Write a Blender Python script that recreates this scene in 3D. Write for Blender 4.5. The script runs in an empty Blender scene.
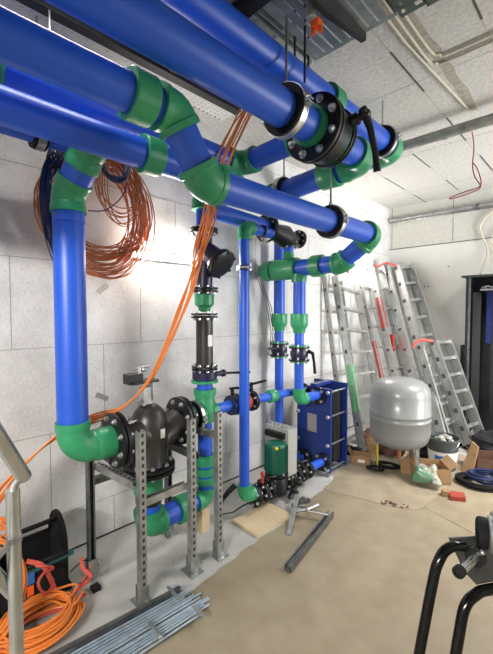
import bpy, math, random
from mathutils import Vector, Matrix, noise
V = Vector
random.seed(7)
sc = bpy.context.scene
COL = sc.collection
R = math.radians

# ------------------------------------------------------------------ camera, light, exposure
cam_d = bpy.data.cameras.new('camera'); cam = bpy.data.objects.new('camera', cam_d); COL.objects.link(cam)
cam_d.sensor_fit = 'HORIZONTAL'; cam_d.sensor_width = 36; cam_d.lens = 36*370/493
cam_d.clip_start = 0.02
cam.location = (0, 0, 1.6)
cam.rotation_euler = (R(90-2.32), 0, math.atan(365.5/370))
sc.camera = cam
w = bpy.data.worlds.new('world'); sc.world = w; w.use_nodes = True
w.node_tree.nodes['Background'].inputs[0].default_value = (0.8, 0.88, 1, 1)
w.node_tree.nodes['Background'].inputs[1].default_value = 0.05
def area(name, loc, size, energy, col, target, spread=180):
    d = bpy.data.lights.new(name, 'AREA'); d.shape = 'RECTANGLE'; d.size, d.size_y = size; d.energy = energy; d.color = col
    o = bpy.data.objects.new(name, d); COL.objects.link(o); o.location = loc
    d.spread = R(spread)
    o.rotation_euler = (V(target)-V(loc)).to_track_quat('-Z', 'Y').to_euler(); return o
area('ceiling_light_far', (0.3, 4.2, 3.15), (0.3, 1.4), 72, (1, 0.97, 0.92), (0.1, 4.2, 0), 125)
area('corridor_light', (-0.1, -2.0, 2.24), (1.1, 0.14), 100, (1, 0.97, 0.93), (-0.9, 0.8, 1.2))
area('ceiling_light_pipes', (-1.68, 0.4, 3.03), (0.06, 1.1), 7, (1, 0.96, 0.9), (-1.68, 0.4, 0))
area('right_fill_light', (2.3, 4.5, 1.5), (1.4, 1.8), 88, (0.96, 0.98, 1), (-1.2, 4.9, 2.6), 120)  # added fill brightening back wall and ceiling; no doorway in the right wall
vs = sc.view_settings
vs.view_transform = 'Standard'; vs.look = 'None'; vs.gamma = 1; vs.use_curve_mapping = False; vs.exposure = 0.43

# ------------------------------------------------------------------ materials
MAT = {}
def mat(name, col, rough=0.5, metal=0.0, noise_amt=0.0, scale=8.0, col2=None, bump=0.0, coat=0.0, bscale=None, emit=None, alpha=None, spec=None, trans=0.0):
    m = bpy.data.materials.new(name); m.use_nodes = True; nt = m.node_tree; b = nt.nodes['Principled BSDF']
    b.inputs['Roughness'].default_value = rough; b.inputs['Metallic'].default_value = metal
    b.inputs['Base Color'].default_value = (*col, 1)
    if coat: b.inputs['Coat Weight'].default_value = coat; b.inputs['Coat Roughness'].default_value = 0.15
    if spec is not None: b.inputs['Specular IOR Level'].default_value = spec
    if trans: b.inputs['Transmission Weight'].default_value = trans
    tc = nt.nodes.new('ShaderNodeTexCoord')
    nz = nt.nodes.new('ShaderNodeTexNoise'); nz.inputs['Scale'].default_value = scale; nz.inputs['Detail'].default_value = 6
    nt.links.new(tc.outputs['Object'], nz.inputs['Vector'])
    c2 = col2 if col2 else tuple(max(0, c*(1-noise_amt)) for c in col)
    rp = nt.nodes.new('ShaderNodeValToRGB')
    rp.color_ramp.elements[0].position = 0.35; rp.color_ramp.elements[1].position = 0.65
    rp.color_ramp.elements[0].color = (*c2, 1); rp.color_ramp.elements[1].color = (*col, 1)
    nt.links.new(nz.outputs['Fac'], rp.inputs['Fac']); nt.links.new(rp.outputs['Color'], b.inputs['Base Color'])
    if bump:
        n2 = nt.nodes.new('ShaderNodeTexNoise'); n2.inputs['Scale'].default_value = bscale or scale*6; n2.inputs['Detail'].default_value = 8
        nt.links.new(tc.outputs['Object'], n2.inputs['Vector'])
        bp = nt.nodes.new('ShaderNodeBump'); bp.inputs['Strength'].default_value = bump; bp.inputs['Distance'].default_value = 0.01
        nt.links.new(n2.outputs['Fac'], bp.inputs['Height']); nt.links.new(bp.outputs['Normal'], b.inputs['Normal'])
    if emit: b.inputs['Emission Color'].default_value = (*emit[0], 1); b.inputs['Emission Strength'].default_value = emit[1]
    MAT[name] = m; return m
mat('blue', (0.018, 0.105, 0.64), 0.38, 0, 0.12, 3, spec=0.5)
mat('green', (0.035, 0.31, 0.135), 0.36, 0, 0.15, 5)
mat('black_iron', (0.012, 0.012, 0.015), 0.38, 0.2, 0.3, 12)
mat('grey_iron', (0.065, 0.06, 0.058), 0.36, 0.5, 0.35, 5)
mat('navy_iron', (0.022, 0.022, 0.062), 0.33, 0.15, 0.2, 6)
mat('rubber', (0.008, 0.008, 0.009), 0.7, spec=0.25)
mat('black_plastic', (0.006, 0.006, 0.007), 0.35, spec=0.35)
mat('black_paint', (0.004, 0.004, 0.005), 0.16, 0, 0, spec=0.35)
mat('zinc', (0.62, 0.63, 0.64), 0.32, 0.9, 0.25, 20)
mat('galv', (0.48, 0.49, 0.48), 0.42, 0.75, 0.35, 14)
mat('galv_dark', (0.20, 0.21, 0.21), 0.45, 0.7, 0.4, 14)
mat('steel_tube', (0.62, 0.64, 0.62), 0.25, 0.9, 0.25, 9)
mat('rod_steel', (0.60, 0.72, 0.82), 0.35, 0.55, 0.3, 20)
mat('tray_metal', (0.34, 0.38, 0.40), 0.4, 0.6, 0.3, 10)
mat('tray_green', (0.12, 0.16, 0.14), 0.45, 0.5, 0.3, 10)
mat('tray_white', (0.75, 0.75, 0.72), 0.5, 0.2, 0.1, 10)
mat('dark_beam', (0.035, 0.035, 0.035), 0.5, 0.4, 0.3, 10)
mat('alu', (0.60, 0.61, 0.60), 0.36, 0.8, 0.2, 10)
mat('alu_dull', (0.45, 0.45, 0.43), 0.5, 0.5, 0.15, 10)
mat('orange_cable', (0.80, 0.23, 0.04), 0.4, 0, 0.15, 6)
mat('rust_cable', (0.58, 0.19, 0.07), 0.45, 0, 0.25, 6)
mat('blue_cable', (0.012, 0.026, 0.10), 0.4, 0, 0.2, 6)
mat('beige_cable', (0.55, 0.52, 0.42), 0.5)
mat('brown_cable', (0.12, 0.06, 0.05), 0.5)
mat('red_paint', (0.40, 0.035, 0.03), 0.45)
mat('red_strap', (0.72, 0.11, 0.08), 0.7, 0, 0.2, 30)
mat('red_iron', (0.33, 0.05, 0.035), 0.45)
mat('orange_plastic', (0.85, 0.13, 0.02), 0.4)
mat('teal', (0.02, 0.13, 0.14), 0.6)
mat('tag_blue', (0.03, 0.15, 0.45), 0.5)
mat('fabric_black', (0.009, 0.009, 0.010), 0.9, 0, 0, bump=0.3, bscale=200)
mat('tank', (0.25, 0.26, 0.26), 0.33, 0, 0.04, 4, coat=0.3)
mat('yellow', (0.75, 0.6, 0.02), 0.5)
mat('white', (0.75, 0.75, 0.73), 0.5)
mat('label_white', (0.8, 0.8, 0.78), 0.5)
mat('plate_grey', (0.32, 0.31, 0.29), 0.4, 0.3)
mat('hx_blue', (0.010, 0.032, 0.19), 0.35, 0, 0.1, 5, coat=0.2)
mat('hx_plates', (0.07, 0.07, 0.065), 0.5, 0.5)
mat('motor_green', (0.006, 0.11, 0.07), 0.4)
mat('box_grey', (0.36, 0.36, 0.34), 0.5)
mat('cardboard', (0.36, 0.22, 0.11), 0.9, 0, 0.15, 8)
mat('cardboard_dark', (0.14, 0.07, 0.05), 0.9, 0, 0.2, 8)
mat('wood', (0.62, 0.50, 0.32), 0.7, 0, 0.12, 5)
mat('bag_plastic', (0.34, 0.35, 0.29), 0.3, 0, 0.1, 12)
mat('bag_green', (0.12, 0.27, 0.16), 0.35, 0, 0.2, 20)
mat('bucket', (0.07, 0.08, 0.08), 0.4)
mat('cabinet_black', (0.012, 0.012, 0.014), 0.4)
mat('cabinet_grey', (0.045, 0.05, 0.05), 0.4, 0.2)
mat('copper', (0.35, 0.13, 0.05), 0.5)
mat('green_tape', (0.12, 0.60, 0.20), 0.5)
mat('joint', (0.09, 0.085, 0.075), 0.9)
mat('joint_light', (0.36, 0.35, 0.33), 0.9)
mat('stain', (0.42, 0.385, 0.33), 0.9, 0, 0.3, 20)
mat('mortar', (0.58, 0.58, 0.56), 0.9)
mat('dark_paint', (0.03, 0.03, 0.03), 0.8)
mat('lamp', (1, 1, 1), 0.4, emit=((1, 0.92, 0.82), 100))
mat('lamp2', (1, 1, 1), 0.4, emit=((1, 0.96, 0.90), 80))

def wall_material():
    m = bpy.data.materials.new('wall_block'); m.use_nodes = True; nt = m.node_tree; b = nt.nodes['Principled BSDF']
    b.inputs['Roughness'].default_value = 0.85
    tc = nt.nodes.new('ShaderNodeTexCoord')
    n1 = nt.nodes.new('ShaderNodeTexNoise'); n1.inputs['Scale'].default_value = 2.2; n1.inputs['Detail'].default_value = 8; n1.inputs['Roughness'].default_value = 0.65
    n2 = nt.nodes.new('ShaderNodeTexNoise'); n2.inputs['Scale'].default_value = 60; n2.inputs['Detail'].default_value = 4
    mx = nt.nodes.new('ShaderNodeMixRGB'); mx.inputs[0].default_value = 0.3
    rp = nt.nodes.new('ShaderNodeValToRGB')
    rp.color_ramp.elements[0].position = 0.33; rp.color_ramp.elements[0].color = (0.50, 0.49, 0.47, 1)
    rp.color_ramp.elements[1].position = 0.6; rp.color_ramp.elements[1].color = (0.76, 0.755, 0.74, 1)
    for n in (n1, n2): nt.links.new(tc.outputs['Object'], n.inputs['Vector'])
    nt.links.new(n1.outputs['Fac'], mx.inputs[1]); nt.links.new(n2.outputs['Fac'], mx.inputs[2])
    nt.links.new(mx.outputs[0], rp.inputs['Fac']); nt.links.new(rp.outputs['Color'], b.inputs['Base Color'])
    bp = nt.nodes.new('ShaderNodeBump'); bp.inputs['Strength'].default_value = 0.25; bp.inputs['Distance'].default_value = 0.004
    nt.links.new(n2.outputs['Fac'], bp.inputs['Height']); nt.links.new(bp.outputs['Normal'], b.inputs['Normal'])
    MAT['wall_block'] = m
wall_material()
mat('wall_paint', (0.82, 0.81, 0.775), 0.75, 0, 0.04, 2)
mat('wall_upper', (0.66, 0.65, 0.60), 0.85, 0, 0.10, 20)
mat('ceiling_board', (0.60, 0.59, 0.56), 0.95, 0, 0.22, 38, bump=0.5, bscale=70)
mat('concrete', (0.50, 0.495, 0.47), 0.75, 0, 0.22, 2.5, bump=0.1)
mat('hardboard', (0.31, 0.26, 0.178), 0.55, 0, 0, 6.0, col2=(0.255, 0.207, 0.138), bump=0.05)
mat('hardboard_pale', (0.35, 0.29, 0.205), 0.6, 0, 0, 6.0, col2=(0.27, 0.22, 0.155), bump=0.05)

# ------------------------------------------------------------------ geometry helper
def frame(ax):
    ax = V(ax).normalized()
    t = V((0, 0, 1)) if abs(ax.z) < 0.9 else V((1, 0, 0))
    u = ax.cross(t).normalized(); v = u.cross(ax).normalized()
    return ax, u, v
class G:
    def __init__(s): s.v = []; s.f = []
    def add(s, vs_, fs):
        o = len(s.v); s.v += [V(p) for p in vs_]; s.f += [tuple(i+o for i in f) for f in fs]; return s
    def lathe(s, c, ax, prof, n=24, caps=True):           # prof: (distance along axis, radius)
        c = V(c); ax, u, v = frame(ax); vs_ = []; fs = []
        for (d, r) in prof:
            for k in range(n):
                a = 2*math.pi*k/n; vs_.append(c+ax*d+(u*math.cos(a)+v*math.sin(a))*r)
        for i in range(len(prof)-1):
            for k in range(n):
                a, b = i*n+k, i*n+(k+1) % n; fs.append((a, b, b+n, a+n))
        if caps: fs.append(tuple(range(n))[::-1]); fs.append(tuple((len(prof)-1)*n+k for k in range(n)))
        return s.add(vs_, fs)
    def cyl(s, p0, p1, r, r1=None, n=20):
        p0, p1 = V(p0), V(p1); L = (p1-p0).length
        return s.lathe(p0, p1-p0, [(0, r), (L, r if r1 is None else r1)], n)
    def ring(s, c, ax, ro, ri, t, n=28):                   # flat ring with a hole, thickness t centred on c
        return s.lathe(c, ax, [(-t/2, ri), (-t/2, ro), (t/2, ro), (t/2, ri), (-t/2, ri)], n, False)
    def tube(s, pts, r, n=10, closed=False, caps=True):
        pts = [V(p) for p in pts]; m = len(pts); vs_ = []; fs = []
        rr = r if isinstance(r, (list, tuple)) else [r]*m
        u = None
        for i, p in enumerate(pts):
            a = pts[(i-1) % m] if (i > 0 or closed) else p; b = pts[(i+1) % m] if (i < m-1 or closed) else p
            t = (b-a).normalized()
            if u is None: _, u, _ = frame(t)
            u = (u-t*u.dot(t)); u = u.normalized() if u.length > 1e-6 else frame(t)[1]
            v = t.cross(u)
            for k in range(n):
                an = 2*math.pi*k/n; vs_.append(p+(u*math.cos(an)+v*math.sin(an))*rr[i])
        for i in range(m if closed else m-1):
            for k in range(n):
                a, b = i*n+k, i*n+(k+1) % n; c, d = ((i+1) % m)*n+k, ((i+1) % m)*n+(k+1) % n
                fs.append((a, b, d, c))
        if caps and not closed: fs.append(tuple(range(n))[::-1]); fs.append(tuple((m-1)*n+k for k in range(n)))
        return s.add(vs_, fs)
    def box(s, lo, hi):
        x0, y0, z0 = lo; x1, y1, z1 = hi
        return s.add([(x0, y0, z0), (x1, y0, z0), (x1, y1, z0), (x0, y1, z0), (x0, y0, z1), (x1, y0, z1), (x1, y1, z1), (x0, y1, z1)],
                     [(3, 2, 1, 0), (4, 5, 6, 7), (0, 1, 5, 4), (1, 2, 6, 5), (2, 3, 7, 6), (3, 0, 4, 7)])
    def bar(s, p0, p1, side, a, b):                        # bar from p0 to p1, size a along side, b across
        p0, p1 = V(p0), V(p1); t = (p1-p0).normalized(); u = V(side); u = (u-t*u.dot(t)).normalized(); v = t.cross(u)
        q = []
        for p in (p0, p1):
            for (i, j) in ((-1, -1), (1, -1), (1, 1), (-1, 1)): q.append(p+u*i*a/2+v*j*b/2)
        return s.add(q, [(3, 2, 1, 0), (4, 5, 6, 7), (0, 1, 5, 4), (1, 2, 6, 5), (2, 3, 7, 6), (3, 0, 4, 7)])
    def prism(s, pts, off):                                # polygon extruded by off
        n = len(pts); off = V(off); q = [V(p) for p in pts]; q += [p+off for p in q]
        return s.add(q, [tuple(range(n))[::-1], tuple(range(n, 2*n))]+[(i, (i+1) % n, (i+1) % n+n, i+n) for i in range(n)])
    def sphere(s, c, rx, ry=None, rz=None, n=16, m=10):
        ry = ry or rx; rz = rz or rx; c = V(c); vs_ = [c+V((0, 0, -rz))]; fs = []
        for i in range(1, m):
            p = math.pi*i/m-math.pi/2
            for k in range(n):
                a = 2*math.pi*k/n; vs_.append(c+V((rx*math.cos(p)*math.cos(a), ry*math.cos(p)*math.sin(a), rz*math.sin(p))))
        vs_.append(c+V((0, 0, rz)))
        for k in range(n): fs.append((0, 1+(k+1) % n, 1+k)); fs.append((len(vs_)-1, 1+(m-2)*n+k, 1+(m-2)*n+(k+1) % n))
        for i in range(m-2):
            for k in range(n):
                a, b = 1+i*n+k, 1+i*n+(k+1) % n; fs.append((a, b, b+n, a+n))
        return s.add(vs_, fs)
    def chan(s, p0, p1, open_dir, wdt, dep, t=0.003):      # U channel, open towards open_dir
        p0, p1 = V(p0), V(p1); ax = (p1-p0).normalized(); o = V(open_dir); o = (o-ax*o.dot(ax)).normalized(); u = ax.cross(o)
        s.bar(p0-o*dep/2, p1-o*dep/2, u, wdt, t)
        for k in (-1, 1):
            s.bar(p0+u*k*wdt/2, p1+u*k*wdt/2, o, dep, t)
            s.bar(p0+u*k*(wdt/2-0.004)+o*dep/2, p1+u*k*(wdt/2-0.004)+o*dep/2, u, 0.010, t)
        return s

WORLD = {}
def put(name, g, m, parent=None, ang=38):
    lo = V((min(p.x for p in g.v), min(p.y for p in g.v), min(p.z for p in g.v)))
    hi = V((max(p.x for p in g.v), max(p.y for p in g.v), max(p.z for p in g.v)))
    c = V(((lo.x+hi.x)/2, (lo.y+hi.y)/2, lo.z if parent is None else (lo.z+hi.z)/2))
    me = bpy.data.meshes.new(name); me.from_pydata([tuple(p-c) for p in g.v], [], g.f); me.update()
    me.polygons.foreach_set('use_smooth', [True]*len(me.polygons)); me.set_sharp_from_angle(angle=R(ang))
    me.materials.append(MAT[m])
    o = bpy.data.objects.new(name, me); COL.objects.link(o)
    WORLD[o] = c
    if parent: o.parent = parent; o.location = c-WORLD[parent]
    else: o.location = c
    return o
def thing(name, label, cat, loc, group=None):
    o = bpy.data.objects.new(name, None); COL.objects.link(o); o.location = loc; o.empty_display_size = 0.05
    o['label'] = label; o['category'] = cat; WORLD[o] = V(loc)
    if group: o['group'] = group
    return o
def solo(name, g, m, label, cat, group=None, kind=None, ang=38):
    o = put(name, g, m, None, ang); o['label'] = label; o['category'] = cat
    if group: o['group'] = group
    if kind: o['kind'] = kind
    return o
def struct(name, g, m, parent=None, ang=38):
    o = put(name, g, m, parent, ang)
    if parent is None: o['kind'] = 'structure'
    return o

# ------------------------------------------------------------------ the room
X0, Y1, ZC = -2.54, 5.8, 3.22
struct('floor', G().box((X0-0.2, -3.0, -0.15), (3.2, Y1+0.2, 0)), 'concrete')
cl = struct('ceiling', G().box((X0-0.2, -3.0, ZC), (3.2, Y1+0.2, ZC+0.15)), 'ceiling_board')
wl = struct('wall_left', G().box((X0-0.2, -3.0, 0), (X0, Y1+0.2, ZC)), 'wall_block')
wb = struct('wall_back', G().box((X0, Y1, 0), (3.2, Y1+0.2, ZC)), 'wall_paint')
struct('wall_partition', G().box((X0, -0.75, 0), (-1.9, -0.6, ZC)).box((1.3, -0.75, 0), (3.0, -0.6, ZC)).box((-1.9, -0.75, 2.1), (1.3, -0.6, ZC)), 'wall_paint')
struct('wall_right', G().box((3.0, -3.0, 0), (3.2, Y1, ZC)), 'wall_paint')
struct('wall_rear', G().box((X0, -3.0, 0), (3.0, -2.8, ZC)), 'wall_paint')
# joints between the big aerated blocks of the left wall
g = G(); zs = [0.82, 1.375, 1.93, 2.485, 3.04, 0.27]
def jz(z, y0, y1): g.box((X0, max(y0, -.6), z-0.0022), (X0+0.0015, y1, z+0.0022))
for z in zs: jz(z, -1.0, Y1)
vj = {0.27: (0.45, 1.2, 2.0, 2.9, 3.8, 4.7), 0.82: (0.78, 1.7, 2.3, 3.4, 4.4), 1.375: (1.14, 2.05, 3.0, 3.9, 4.9), 1.93: (0.58, 1.43, 2.45, 3.2, 4.1, 5.0), 2.485: (0.85, 1.75, 2.7, 3.6, 4.5), 3.04: (0.5, 1.4)}
for z, ys in vj.items():
    zt = z
    for y in ys:
        g.box((X0, y-0.0022, zt-0.55), (X0+0.0015, y+0.0022, zt))
struct('block_joints', g, 'joint_light', wl)
g = G()
for (y0, z0, y1, z1) in ((-.6, 2.05, 0.62, 2.06),):
    g.box((X0, y0, 2.045), (X0+0.004, y1, 2.07))
struct('mortar_smear', g, 'mortar', wl)
g = G().box((X0, -.6, 0.0), (X0+0.003, Y1, 0.012)); struct('floor_joint', g, 'dark_paint', wl)
# back wall: the upper board above the painted blocks
struct('upper_board', G().box((X0, Y1-0.012, 2.585), (3.0, Y1, ZC)), 'wall_upper', wb)
g = G()
for x in (-2.5, -1.63, -0.7): g.box((x-0.003, Y1-0.0135, 2.6), (x+0.003, Y1-0.012, ZC))
g.box((X0, Y1-0.014, 2.579), (3.0, Y1-0.0, 2.588))
struct('board_joints', g, 'joint', wb)
g = G()
for (x, z) in ((-2.0, 1.98), (-1.95, 1.978), (-1.92, 1.36), (-1.68, 2.25)): g.lathe((x, Y1-0.001, z), (0, -1, 0), [(0, 0.014), (0.003, 0.011)], 10)
struct('fixing_spots', g, 'joint_light', wb)
# ceiling: dark slots between the boards, and a stained strip
g = G()
for x, ys in ((-1.03, ((2.32, 2.9), (3.42, 3.6), (3.82, 4.0))), (-0.56, ((1.95, 2.42), (3.3, 3.9))), (-1.5, ((3.95, 4.45), (5.0, 5.5))), (-1.02, ((4.48, 5.04),)), (-2.0, ((4.4, 5.0), (5.3, 5.8))), (-1.95, ((2.2, 2.9), (3.4, 3.8)))):
    for (a, b) in ys: g.box((x-0.006, a, ZC-0.002), (x+0.006, b, ZC))
struct('board_slots', g, 'joint', cl)
g = G()
for y in (1.55, 2.75, 3.95, 5.15): g.box((X0, y-0.0025, ZC-0.0012), (3, y+0.0025, ZC))
for x in (-2.0, -1.5, -1.03, -0.56, 0, 0.5, 1, 1.5): g.box((x-0.002, -2.8, ZC-0.0012), (x+0.002, Y1, ZC))
struct('board_seams', g, 'joint_light', cl)
pts = []
for i in range(14):
    y = 1.9+i*1.55/13; pts.append((-0.855+random.uniform(-.006, .006), y))
for i in range(14):
    y = 3.45-i*1.55/13; pts.append((-0.80+random.uniform(-.012, .012), y))
struct('stain_strip', G().prism([(x, y, ZC-0.002) for x, y in pts], (0, 0, 0.002)), 'stain', cl)

# ------------------------------------------------------------------ floor coverings
def sheet(pts, m, label, jit=0.012, z=0.0):
    q = []
    for i, (x, y, r) in enumerate(pts):
        x2, y2, _ = pts[(i+1) % len(pts)]; n = max(1, int(math.hypot(x2-x, y2-y)/0.06)) if r else 1
        for k in range(n):
            t = k/n; j = jit if (r and k) else 0
            q.append((x+(x2-x)*t+random.uniform(-j, j), y+(y2-y)*t+random.uniform(-j, j), z))
    return solo('floor_board', G().prism(q, (0, 0, 0.004)), m, label, 'floor covering', 'hardboard sheets covering the floor')
sheet([(-1.50, -0.4, 1), (-1.58, 0.55, 1), (-1.64, 1.1, 1), (-1.72, 1.75, 1), (-1.72, 2.1, 1), (-1.76, 2.4, 1), (-1.80, 2.807, 0), (-1.555, 2.876, 0), (-1.275, 2.936, 0), (-1.10, 3.02, 0), (-1.052, 3.122, 0), (-0.6, 2.977, 0), (2.6, 2.117, 0), (2.6, -.55, 0), (-1.45, -.55, 0)], 'hardboard', 'large brown hardboard sheet covering the open floor in front')
sheet([(-1.81, 2.815, 0), (-1.56, 2.885, 0), (-1.28, 2.945, 0), (-1.104, 3.023, 0), (-1.052, 3.13, 0), (-1.014, 3.8, 0), (-1.10, 4.6, 0), (-1.95, 4.6, 0), (-1.95, 3.3, 1), (-1.84, 3.0, 1)], 'hardboard_pale', 'pale hardboard sheet with a torn front edge leading to the grey tank')
sheet([(-1.048, 3.133, 0), (-0.6, 2.985, 0), (2.6, 2.125, 0), (2.6, 5.6, 0), (-1.0, 5.6, 0), (-1.01, 3.8, 0)], 'hardboard', 'hardboard sheet under the blue cable coil and cardboard at the right')
g = G()
for i in range(16):
    x = random.uniform(-1.34, -1.14); y = 2.97+random.uniform(-.035, .035)+(x+1.34)*0.35; r = random.uniform(.006, .018)
    g.prism([(x+r*math.cos(a)*random.uniform(.6, 1.4), y+r*math.sin(a), 0.0045) for a in [k*math.pi/3 for k in range(6)]], (0, 0, 0.003))
solo('board_chips', g, 'cardboard_dark', 'dark torn chips along the ripped edge of the pale hardboard sheet', 'debris', kind='stuff')
g = G()
for i in range(90):
    x = random.uniform(-2.4, -1.78); y = random.uniform(1.2, 3.4); r = random.uniform(.002, .007)
    g.sphere((x, y, r*0.5), r, r, r*0.5, 5, 4)
solo('rubble_crumbs', g, 'stain', 'scattered crumbs of plaster on the bare concrete beside the wall', 'debris', kind='stuff')

# ------------------------------------------------------------------ pipe building blocks
def pipe_seg(root, a, b, r, m='blue', n=32): return put('pipe', G().cyl(a, b, r, n=n), m, root)
def sleeve(root, p, ax, r, L, name='coupling', m='green', k=1.28):
    ro = r*k; p = V(p); ax = V(ax).normalized()
    return put(name, G().lathe(p-ax*L/2, ax, [(0, r*1.02), (0, ro*.96), (L*.04, ro), (L*.96, ro), (L, ro*.96), (L, r*1.02)], 32, False), m, root)
def elbow(root, c, d_in, d_out, r, k=1.28, rb=None, sock=None, m='green'):
    """elbow with its corner at c; d_in = flow direction in, d_out = out. returns leg length"""
    c = V(c); a = V(d_in).normalized(); b = V(d_out).normalized(); th = a.angle(b)
    rb = rb or r*1.35; t = rb*math.tan(th/2); sock = r*0.75 if sock is None else sock; ro = r*k
    p0 = c-a*t; p1 = c+b*t
    nrm = (b-a*b.dot(a)).normalized(); cen = p0+nrm*rb
    n = max(4, int(th/R(9)))
    path = [cen+(a*math.sin(th*i/n)-nrm*math.cos(th*i/n))*rb for i in range(n+1)]
    g = G(); g.tube([p0-a*sock*0.98]+path+[p1+b*sock*0.98], [ro*.95]*(n+3), 32)
    g.lathe(p0-a*sock, a, [(0, r*1.02), (0, ro), (sock*.7, ro), (sock*.85, ro*.95)], 32, False)
    g.lathe(p1+b*sock, -b, [(0, r*1.02), (0, ro), (sock*.7, ro), (sock*.85, ro*.95)], 32, False)
    put('elbow', g, m, root); return t+sock*0.6
def run(root, pts, r, ks=1.28, m='blue', rb=None, sock=None):
    pts = [V(p) for p in pts]; trims = [0]*len(pts)
    for i in range(1, len(pts)-1):
        trims[i] = elbow(root, pts[i], pts[i]-pts[i-1], pts[i+1]-pts[i], r, ks, rb, sock)
    for i in range(len(pts)-1):
        d = (pts[i+1]-pts[i]); L = d.length; d.normalize()
        a = pts[i]+d*trims[i]; b = pts[i+1]-d*trims[i+1]
        if (b-a).dot(d) > 0.003: pipe_seg(root, a, b, r, m)
def bolt_geo(p, ax, L, br):
    g = G(); ax = V(ax).normalized(); p = V(p)
    g.cyl(p-ax*(L/2+br*1.6), p+ax*(L/2+br*1.6), br*.55, n=8)
    for s in (-1, 1):
        c = p+ax*s*L/2; g.lathe(c, ax*s, [(0, br*1.25), (br*.25, br*1.25)], 12); g.lathe(c+ax*s*br*.25, ax*s, [(0, br), (br*.85, br), (br*.95, br*.8)], 6)
    return g
def flange(root, c, ax, ro, ri, t, nb, br, m='black_iron', gap=0.008, bolts=True, ph=0.5):
    """a pair of bolted rings; bolts are its sub-parts"""
    c = V(c); a, u, v = frame(ax); g = G()
    for s in (-1, 1):
        cc = c+a*s*(t/2+gap/2)
        g.lathe(cc-a*t/2, a, [(0, ri), (0, ro*.97), (t*.15, ro), (t*.85, ro), (t, ro*.97), (t, ri)], 36, False)
    f = put('flange', g, m, root)
    if bolts:
        rb = ro*.60+ri*.40
        for k in range(nb):
            an = 2*math.pi*(k+ph)/nb
            put('bolt', bolt_geo(c+(u*math.cos(an)+v*math.sin(an))*rb, a, 2*t+gap, br), 'zinc', f)
    return f
def clamp(c, ax, r, label, rod_top=None, wd=0.04, side=(1, 0, 0), group='rubber lined pipe clamps'):
    a = V(ax).normalized(); c = V(c)
    root = thing('pipe_clamp', label, 'clamp', c, group)
    put('rubber_lining', G().ring(c, a, r*1.38, r*1.0, wd*1.3, 36), 'rubber', root)
    g = G().ring(c, a, r*1.44, r*1.37, wd*.75, 36)
    for s in (-1, 1): g.ring(c+a*s*wd*.33, a, r*1.47, r*1.37, wd*.12, 36)
    put('band', g, 'zinc', root)
    s = V(side).normalized(); up = V((0, 0, 1))
    for k in (-1, 1):
        p = c+s*k*r*1.50; g = G(); 
        for j in (-1, 1): g.bar(p+up*j*0.010-s*k*.02, p+up*j*0.010+s*k*.02, up, 0.006, wd*.8)
        g2 = G().cyl(p-up*.03+s*k*.006, p+up*.032+s*k*.006, 0.0055, n=8); g2.lathe(p+up*.016+s*k*.006, up, [(0, .011), (.01, .011)], 6); g2.lathe(p-up*.026+s*k*.006, up, [(0, .011), (.01, .011)], 6)
        put('clamp_lug', g, 'zinc', root); put('clamp_bolt', g2, 'zinc', root)
    if rod_top:
        put('hanger_rod', G().cyl(c+up*r*1.40, V((c.x, c.y, rod_top)), 0.0065, n=8), 'steel_tube', root)
        put('rod_nut', G().lathe(c+up*r*1.40, up, [(0, .012), (.025, .012)], 6), 'zinc', root)
    return root

def smooth(pts, n=6):
    P = [V(p) for p in pts]; out = []
    for i in range(len(P)-1):
        a, b, c, d = P[max(i-1, 0)], P[i], P[i+1], P[min(i+2, len(P)-1)]
        for k in range(n):
            s = k/n; out.append(.5*((2*b)+(c-a)*s+(2*a-5*b+4*c-d)*s*s+(3*b-a-3*c+d)*s**3))
    return out+[P[-1]]

# ------------------------------------------------------------------ overhead pipes
ra, rc, rd = 0.085, 0.073, 0.073
AX, AZ = -1.177, 2.592
t = thing('overhead_pipe', 'thick blue overhead pipe across the top, lower of two, ending at the bolted lever valve', 'pipe', (AX, -0.58, AZ))
pipe_seg(t, (AX, -0.58, AZ), (AX, 1.655, AZ), ra); put('joint_ring', G().ring((AX, 1.668, AZ), (0, 1, 0), ra*1.22, ra*.98, 0.045), 'green', t)
clamp((AX, 1.47, AZ), (0, 1, 0), ra*1.02, 'big rubber lined pipe clamp with a long threaded rod, around the nearest overhead blue pipe', 3.05, 0.05)
# butterfly valve in that pipe
t = thing('butterfly_valve', 'large black lever valve bolted between flanges in the topmost blue pipes', 'valve', (AX, 1.80, AZ))
flange(t, (AX, 1.715, AZ), (0, 1, 0), 0.176, 0.085, 0.022, 8, 0.017)
put('valve_body', G().ring((AX, 1.795, AZ), (0, 1, 0), 0.15, 0.08, 0.105).ring((AX, 1.80, AZ), (0, 1, 0), 0.135, 0.12, 0.02), 'black_iron', t)
flange(t, (AX, 1.875, AZ), (0, 1, 0), 0.160, 0.085, 0.014, 8, 0.016)
put('seal_ring', G().ring((AX, 1.852, AZ), (0, 1, 0), 0.15, 0.08, 0.008), 'green', t)
st = V((AX, 1.835, AZ)); sd = V((1, 0.16, 0.27)).normalized()
put('stem', G().cyl(st+sd*.11, st+sd*.235, .022, n=16).cyl(st+sd*.15, st+sd*.19, .033, n=16), 'black_iron', t)
hp = st+sd*.225
put('handle', G().tube([hp+V((0, -.03, .015)), hp, hp+V((0.005, .05, -.06)), hp+V((0.01, .10, -.17)), hp+V((0.01, .13, -.27))], [.022, .024, .019, .017, .021], 10), 'black_plastic', t)
put('stem_nut', G().sphere(hp, .03, .03, .025), 'black_iron', t)
t = thing('overhead_pipe', 'short blue overhead pipe after the bolted lever valve, turning towards the left wall', 'pipe', (AX, 2.2, AZ))
put('joint_ring', G().ring((AX, 1.91, AZ), (0, 1, 0), ra*1.35, ra*.95, 0.03), 'green', t)
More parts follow.
